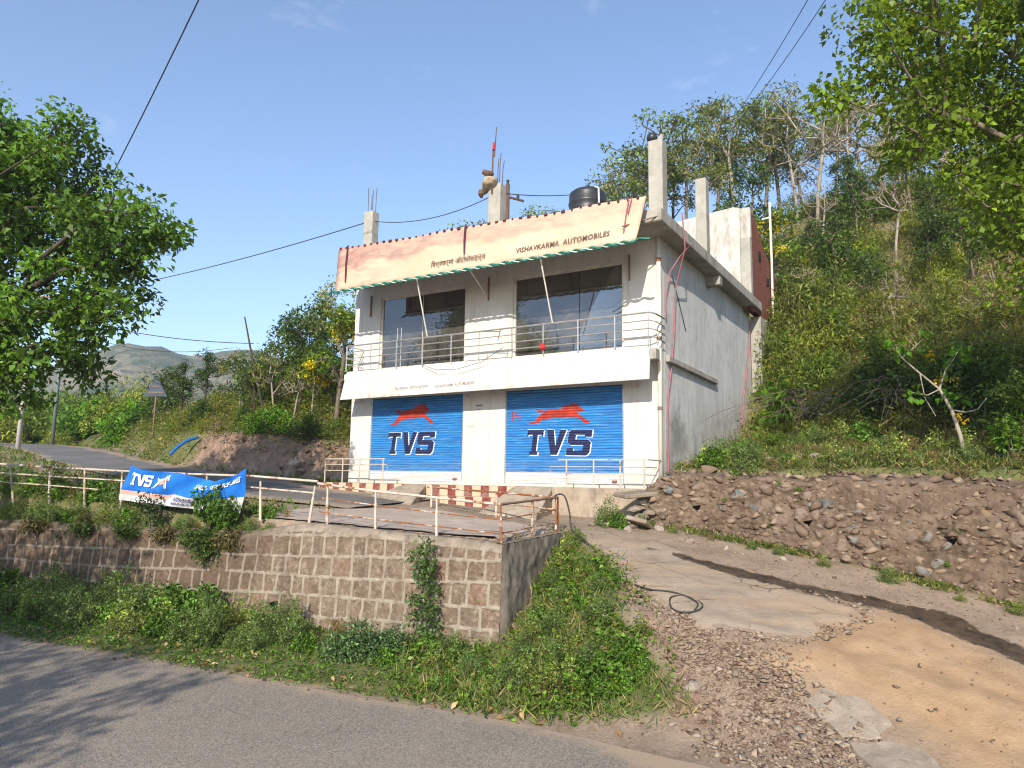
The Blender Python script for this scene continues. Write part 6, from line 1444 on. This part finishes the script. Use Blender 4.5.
# weeds and creepers on the mound in front of the return wall
items = []
for x, y, k, s in ((1.1,10.5,'broad',.9),(1.45,10.65,'broad',.8),(1.75,10.85,'broad',.62),(1.2,10.9,'lush2',.62),(.85,10.6,'pale',.85),(.6,10.75,'pale',.8),(.3,11.0,'pale',.75),(1.0,11.3,'pale',.6),(.7,11.4,'lush',.5),(1.65,10.35,'broad',.5),(1.95,10.55,'broad',.42),(.95,10.3,'pale',.6),(.5,10.45,'dry',.6),(1.35,10.3,'broad',.55),(.1,10.9,'lush',.7),(-.3,11.3,'broad',.55),(-.6,11.6,'lush',.6),(.2,11.7,'lush2',.65),(.75,12.1,'lush',.6),(1.2,12.3,'broad',.5),(1.5,12.6,'lush',.5),(.9,12.8,'lush',.55),(.5,12.6,'broad',.55),(1.3,13.3,'pale',.5),(.8,13.5,'lush2',.6),(1.0,14.0,'pale',.7),(1.15,14.6,'pale',.65),(1.4,14.9,'lush2',.45),(1.6,13.5,'broad',.4),(.35,12.2,'pale',.7),(1.45,11.7,'lush',.6),(-.9,11.2,'broad',.4),(2.05,11.2,'pale',.5)):
    ob, kw = put_weed(k, x, y, s*.85, 'mound_weed', sz=s*.8); items.append((ob, kw, 512+712*x/y, 'weed'))
label_batch(items, 'on the overgrown mound beside the return wall', 'weeds on the mound')
# along the top of the old end of the wall, under and left of the banner
items = []
for s in np.arange(5.6, 17, .33):
    for d, q in ((.16, .5), (.55, .7)):
        k = ['lush','broad','lush2','pale','dry','broad','lush'][int(r6.integers(0, 7))]; x, y = WP(s+r6.uniform(-.14, .14), d+r6.uniform(-.08, .1)); zz = r6.uniform(.8, 1.2)*q*(1.15 if s > 9.5 else .75)
        ob, kw = put_weed(k, x, y, zz, 'wall_top_weed'); ob.location.z = 1.93 if d < .3 else gz(x, y)-.05; items.append((ob, kw, 512+712*x/y, 'weed'))
label_batch(items, 'on top of the old wall end', 'weeds along the wall top')
items = []
for i, (s, L_) in enumerate(((6.3,.30),(6.75,.62),(7.3,.25),(8.2,.22),(9.4,.2),(10.8,.22),(12.6,.2),(7.0,.45))):
    a = np.array([*WP(s, -.12), 1.93]); pts = np.array([(r5.normal()*.16*WW[0], r5.normal()*.16*WW[1], -q*L_) for q in np.linspace(0, 1, 26)])+np.array([-WN[0]*.1, -WN[1]*.1, .05]); V, p = leaf_cloud(r5, pts, np.full(len(pts), .13), 26, .07, .55, .6)
    o = link('hanging_creeper', leaves_mesh('hanging_creeper', V, tint(r5, len(p), (.07,.105,.026) if i % 3 else (.12,.105,.04), .3, .3), M['leaf'])); o.location = tuple(a); items.append((o, 'green creeper hanging' if i % 3 else 'dry creeper hanging', 512+712*a[0]/a[1], 'creeper'))
label_batch(items, 'down over the coping of the block wall', 'creepers hanging over the wall')
def leafy_stem(s, d, h, col, L, label, sp=.3):
    x, y = WP(s, d); t = empty('leafy_plant', (x, y, 2.0), 0, label, 'plant'); mb = MB(); pts = []
    for k in range(5):
        e = np.array([r5.normal()*sp, r5.normal()*.1-.1, h*r5.uniform(.6, 1.1)]); mb.tube([(0, 0, -.15), e*.55+np.array([0, 0, .05]), e], [.011, .008, .004], 4, cap=False)
        for q in np.linspace(.35, 1.05, 9): pts.append(e*q+r5.normal(size=3)*.05)
    pts = np.array(pts); V, p = leaf_cloud(r5, pts, np.full(len(pts), .13), 11, L, .55, .35); mb.build('stem', M['bark'], t, recalc=False); link('foliage', leaves_mesh('foliage', V, tint(r5, len(p), col, .25, .25), M['leaf']), None, t)
leafy_stem(7.0, -.06, .95, (.070,.135,.022), .11, 'leafy green plant growing up in front of the right half of the banner', .38)
leafy_stem(6.5, -.05, .6, (.075,.14,.025), .10, 'shorter leafy plant at the right foot of the banner', .3)
leafy_stem(8.72, -.05, .68, (.040,.062,.028), .07, 'small dark plant in front of the running emblem on the banner', .16)
items = []
for x, y, k, s in ((2.35,17.1,'lush2',.75),(2.5,16.75,'broad',.6),(2.2,16.9,'lush',.5),(3.55,18.0,'pale',.8),(3.75,18.2,'pale',.7),(3.6,18.6,'lush2',.6)):
    ob, kw = put_weed(k, x, y, s, 'corner_weed'); items.append((ob, kw, 512+712*x/y, 'weed'))
label_batch(items, 'by the broken plinth corner', 'weeds at the plinth corner')
items = []; tries = 0; taken = []
while len(items) < 58 and tries < 4000:
    tries += 1; px = r4.uniform(700, 1040); Y = r4.uniform(13.5, 21); x, y = xy(px, Y); d = float(foot_dist(np.array([x]), np.array([y]))[0])
    if d < .25 or d > 4.6 or (x-CORNER[0])*BX[0]+(y-CORNER[1])*BX[1] < .5 or any((x-a)**2+(y-b)**2 < .2 for a, b in taken): continue
    taken.append((x, y)); k = ['pale','dry','pale','lush','pale','dry','broad'][int(r4.integers(0, 7))]; ob, kw = put_weed(k, x, y, r4.uniform(.45, .95), 'bench_weed'); items.append((ob, kw, px, 'weed'))
label_batch(items, 'on the grassy bench above the rubble wall', 'weeds on the bench')
items = []; 
for s in (.9,1.7,2.6,3.5,4.1,5.0,6.2,7.4,8.3,9.1):
    i = min(int(np.searchsorted(cum, s)), len(LW)-1); f = (s-cum[i-1])/(cum[i]-cum[i-1]); x, y = LW[i-1]+(LW[i]-LW[i-1])*f; x, y = x-.40-.05*s, y-.6
    k = ['pale','lush','dry','pale'][int(r4.integers(0, 4))]; ob, kw = put_weed(k, x, y, r4.uniform(.22, .42), 'foot_weed'); items.append((ob, kw, 512+712*x/y, 'weed'))
label_batch(items, 'at the foot of the rubble wall', 'weeds at the foot of the rubble wall')

items = []
for k in range(15):
    s_ = r6.uniform(.8, 10.5); i = int(np.searchsorted(RUB[0], s_)); jz = int(r6.uniform(12, 52)); c = RUB[1][i]+RUB[2][i]*(RUB[3][i, jz]); z = RUB[4][i]+(RUB[5][i]-RUB[4][i])*jz/61
    ob, kw = put_weed(['lush','dry','pale','broad'][int(r6.integers(0, 4))], float(c[0]), float(c[1]), r6.uniform(.14, .3), 'wall_tuft'); ob.location.z = z-.04; items.append((ob, kw, 512+712*c[0]/c[1], 'weed'))
label_batch(items, 'sprouting from the face of the rubble wall', 'weeds growing out of the rubble wall')

# ------------------------------------------------------------------ ground cover nobody could count
def cover(name, n, xr, yr, wfun, label, Lr, ratio, cols, lift, per, spread, upright=.6, seed=1, mat='leaf', cat='ground cover', dens=1.0):
    r = np.random.default_rng(seed); x = r.uniform(*xr, n); y = r.uniform(*yr, n); w = wfun(x, y); k = r.random(n) < w*dens; x, y = x[k], y[k]; z = ground(x, y)
    cx_ = np.repeat(np.stack([x, y, z], 1), per, 0); nn = len(cx_); off = r.normal(size=(nn, 3))*spread; off[:, 2] = np.abs(r.normal(size=nn))*lift; p = cx_+off
    p[:, 2] = ground(p[:, 0], p[:, 1])+off[:, 2]
    d = r.normal(size=(nn, 3)); d[:, 2] = d[:, 2]*.4+upright; nv_ = r.normal(size=(nn, 3))*.6+np.array([0, 0, 1-upright*.6]); L = r.uniform(*Lr, nn)
    V = leaf_arrays(p, d, nv_, L, L*ratio); ci = np.repeat(r.choice(len(cols), len(x), p=np.array([c[1] for c in cols])/sum(c[1] for c in cols)), per); base = np.array([c[0] for c in cols])[ci]
    base = np.where(base[:, 1:2] > base[:, 0:1]*.92, base*np.array([[.95, 1.05, .80]]), base); c = np.clip(base*np.exp(r.normal(0, .28, (nn, 1))), .005, .8); o = link(name, leaves_mesh(name, V, c, M[mat])); return tag(o, label, cat, None, 'stuff')
def dwf(x, y): return (x-WA[0])*WN[0]+(y-WA[1])*WN[1], (x-WA[0])*WW[0]+(y-WA[1])*WW[1]
def w_verge(x, y):
    d, s = dwf(x, y); return .55*in_poly(x, y, MOUND, .3)+(sstep(-2.75, -2.3, d)*(1-sstep(-.1, .1, d))*sstep(-1.9, -.9, s)*(s < 17)*(.35+.9*(fbm(x*1.3, y*1.3, 302) > .45)))
GREEN = [((.075,.16,.018), 4), ((.11,.165,.026), 3), ((.17,.18,.05), 1), ((.26,.20,.09), .6)]
cover('verge_grass', 26000, (-17, 2.6), (8.5, 20), w_verge, 'short green grass and clover along the lower road verge', (.03,.085), .4, GREEN, .02, 5, .05, .5, 11, 'grass', 'grass')
cover('creepers', 4200, (-1.8, 2.5), (9.6, 15.8), lambda x, y: in_poly(x, y, MOUND, .25)**1.5*(.10+1.0*(fbm(x*1.3, y*1.3, 305) > .5)), 'low leafy creepers covering the mound', (.045,.10), .65, [((.10,.18,.022), 4), ((.15,.21,.03), 3), ((.065,.125,.018), 2), ((.26,.17,.08), .6)], .10, 6, .09, .25, 12)
def w_bench(x, y):
    d = foot_dist(x, y); u_ = (x-CORNER[0])*BX[0]+(y-CORNER[1])*BX[1]; return sstep(-.05, .12, d)*(1-sstep(5.0, 6.5, d))*(u_ > .2)*(.25+.9*(fbm(x*.8, y*.8, 308) > .43))*(x > 3)
STRAW = [((.10,.125,.03), 3), ((.17,.165,.05), 3), ((.27,.21,.095), 2.2), ((.07,.11,.02), 2)]
cover('bench_grass', 20000, (3, 15), (10, 30), w_bench, 'rough grass on the bench above the rubble wall', (.08,.24), .14, STRAW, .03, 7, .07, 1.1, 13, 'grass', 'grass')
def w_hill(x, y):
    d = foot_dist(x, y); u_ = (x-CORNER[0])*BX[0]+(y-CORNER[1])*BX[1]; q = x/y; return (d > 4.2)*(u_ > .6)*(q > .27)*(q < .78)*(.35+.9*(fbm(x*.33, y*.33, 311) > .45))
HILLC = [((.165,.17,.036), 4), ((.12,.15,.03), 3.5), ((.215,.21,.05), 3), ((.28,.225,.10), 2.2), ((.065,.095,.02), 1.2)]
cover('undergrowth', 12500, (5, 42), (15, 54), w_hill, 'tangled olive undergrowth covering the right hillside', (.12,.28), .20, HILLC, .35, 13, .26, .8, 14)
cover('dry_hill_grass', 17000, (5, 42), (15, 54), w_hill, 'dry straw grass among the hillside bushes', (.3,.75), .06, [((.26,.205,.095), 3), ((.17,.165,.055), 2), ((.12,.13,.035), 2)], .08, 7, .16, 1.5, 15, 'grass', 'grass')
def w_left(x, y):
    d = foot_dist(x, y); u_ = (x-CORNER[0])*BX[0]+(y-CORNER[1])*BX[1]; return np.where(x < -13.5, 1.0, (d > .55)*1.0)*(d > .0)*(d < 14)*(u_ < -11.6)*(x/y > -.62)*(y < 48)*np.maximum(sstep(.4, 1.3, d+.5*fbm(x*.8, y*.8, 320)), sstep(-13, -15, x))*(.4+.8*(fbm(x*.5, y*.5, 314) > .42))
cover('undergrowth', 15000, (-27, -4), (25, 48), w_left, 'tangled undergrowth covering the slope left of the shop', (.10,.24), .24, HILLC, .34, 11, .28, .35, 16)
def w_back(x, y):
    d, s = dwf(x, y); dr = np.full(x.shape, 9.)
    for a, b in cl_road: dr = np.minimum(dr, np.hypot(x-a, y-b))
    return ((d > .4)*(s > 6.2)*(dr > 2.1)*(foot_dist(x, y) < .2)*(y < 52)*(x/y > -.80)*(x/y < -.12)*np.where(d < 2.2, .8, .45))
cl_road = [tuple(c) for c in C_]+[tuple((C_[i]+C_[i+1])/2) for i in range(len(C_)-1)]+[tuple(C_[i]*.25+C_[i+1]*.75) for i in range(len(C_)-1)]+[tuple(C_[i]*.75+C_[i+1]*.25) for i in range(len(C_)-1)]
cover('roadside_grass', 16000, (-40, -4), (14, 52), w_back, 'rough grass beside the upper road', (.10,.32), .16, GREEN+[((.2,.17,.06), 3)], .03, 7, .10, 1.1, 17, 'grass', 'grass')
def w_foot(x, y):
    d = foot_dist(x, y); return (d > -.75)*(d < -.15)*(x > 3.6)*(x < 13)*(fbm(x*1.1, y*1.1, 317) > .47)*.65
cover('foot_grass', 26000, (3.5, 12), (10, 18), w_foot, 'sparse grass strip at the foot of the rubble wall', (.05,.15), .2, STRAW+[((.10,.14,.03), 2)], .02, 5, .05, .8, 18, 'grass', 'grass')
cover('mound_grass', 2600, (-1.8, 2.6), (9.3, 15.8), lambda x, y: in_poly(x, y, MOUND, .35)*(.2+.9*(fbm(x*1.1, y*1.1, 331) > .48)), 'long green and dry grass blades on the mound', (.10,.30), .06, [((.15,.18,.05), 3), ((.28,.225,.10), 2), ((.10,.15,.03), 2)], .02, 7, .06, 1.3, 21, 'grass', 'grass')
def w_lit(x, y):
    d, s = dwf(x, y); return np.exp(-((d+2.45)/.22)**2)*(s > -3)*(s < 16)*.8+.07*sstep(-2.4, -2, d)*(d < -.1)*(s > -3)*(s < 12)
cover('leaf_litter', 6500, (-17, 3), (8, 20), w_lit, 'dry fallen leaves strewn along the edge of the lower road', (.07,.17), .5, [((.36,.22,.10), 3), ((.24,.14,.07), 3), ((.48,.34,.19), 1.5), ((.42,.30,.04), .7)], .012, 1, .05, .1, 19, 'litter', 'leaves')
cover('leaf_litter', 700, (1.5, 9), (7.6, 16), lambda x, y: .3+0*x, 'scattered dry leaves on the dirt track', (.04,.09), .5, [((.36,.22,.10), 3), ((.20,.12,.07), 3), ((.45,.36,.05), .8)], .008, 1, .05, .1, 20, 'litter', 'leaves')
# ------------------------------------------------------------------ camera, light, air
cam = bpy.data.cameras.new('camera'); cam.sensor_width = 36; cam.lens = 36*CAM_F/1024; cam.clip_end = 6000; cam.clip_start = .1
co = bpy.data.objects.new('camera', cam); COL.objects.link(co)
co.matrix_world = Matrix.Translation((0, 0, ZE)) @ Matrix.Rotation(math.pi/2+CAM_PITCH, 4, 'X') @ Matrix.Rotation(CAM_ROLL, 4, 'Z')
scene.camera = co
sd = Vector((math.sin(SUN_AZ)*math.cos(SUN_EL), math.cos(SUN_AZ)*math.cos(SUN_EL), math.sin(SUN_EL)))
sun = bpy.data.lights.new('sun', 'SUN'); sun.energy = 4.2; sun.angle = math.radians(.53); sun.color = (1, .915, .78)
so = bpy.data.objects.new('sun', sun); COL.objects.link(so); so.rotation_euler = (-sd).to_track_quat('-Z', 'Y').to_euler(); so.location = (0, -20, 40)
w = bpy.data.worlds.new('World'); scene.world = w; w.use_nodes = True; nt = w.node_tree
bg = nt.nodes['Background']; sky = nt.nodes.new('ShaderNodeTexSky'); sky.sky_type = 'NISHITA'; sky.sun_disc = False
sky.sun_elevation = SUN_EL; sky.sun_rotation = SUN_AZ % (2*math.pi); sky.altitude = 600; sky.air_density = 1.0; sky.dust_density = 1.0; sky.ozone_density = 2.6
tc = nt.nodes.new('ShaderNodeTexCoord'); mp = nt.nodes.new('ShaderNodeMapping'); mp.inputs['Scale'].default_value = (1, 1, 2.2); nt.links.new(tc.outputs['Generated'], mp.inputs[0])
nz = nt.nodes.new('ShaderNodeTexNoise'); nz.inputs['Scale'].default_value = 4.2; nz.inputs['Detail'].default_value = 7; nz.inputs['Roughness'].default_value = .62; nz.inputs['Distortion'].default_value = .4; nt.links.new(mp.outputs[0], nz.inputs['Vector'])
cr = nt.nodes.new('ShaderNodeValToRGB'); cr.color_ramp.elements[0].position = .61; cr.color_ramp.elements[1].position = .95; cr.color_ramp.elements[1].color = (.42, .42, .42, 1); nt.links.new(nz.outputs[0], cr.inputs[0])
mx = nt.nodes.new('ShaderNodeMix'); mx.data_type = 'RGBA'; nt.links.new(cr.outputs[0], mx.inputs[0]); nt.links.new(sky.outputs[0], mx.inputs[6]); mx.inputs[7].default_value = (6.0, 6.0, 6.2, 1)
nt.links.new(mx.outputs[2], bg.inputs[0]); bg.inputs[1].default_value = .15
HAZE_ON = True
if HAZE_ON:
    m = MB(); m.box(-1600, 1300, -320, 2600, -22, 128); hz_o = m.build('haze', None, None)
    hm = bpy.data.materials.new('thin_haze'); hm.use_nodes = True; ht = hm.node_tree; ht.nodes.clear()
    ou = ht.nodes.new('ShaderNodeOutputMaterial'); pv = ht.nodes.new('ShaderNodeVolumePrincipled'); pv.inputs['Color'].default_value = (.82, .88, .96, 1); pv.inputs['Density'].default_value = .0006; pv.inputs['Anisotropy'].default_value = .2
    ht.links.new(pv.outputs[0], ou.inputs['Volume']); hz_o.data.materials.append(hm); hz_o['kind'] = 'stuff'; tag(hz_o, 'thin pale haze in the valley air', None)
scene.view_settings.view_transform = 'Standard'; scene.view_settings.look = 'None'; scene.view_settings.gamma = 1; scene.view_settings.exposure = .80
scene.render.engine = 'CYCLES'; cy = scene.cycles
cy.max_bounces = 6; cy.diffuse_bounces = 2; cy.glossy_bounces = 3; cy.transmission_bounces = 3; cy.transparent_max_bounces = 6; cy.volume_bounces = 0
cy.use_denoising = True; cy.filter_width = 1.15
cy.sample_clamp_indirect = 6
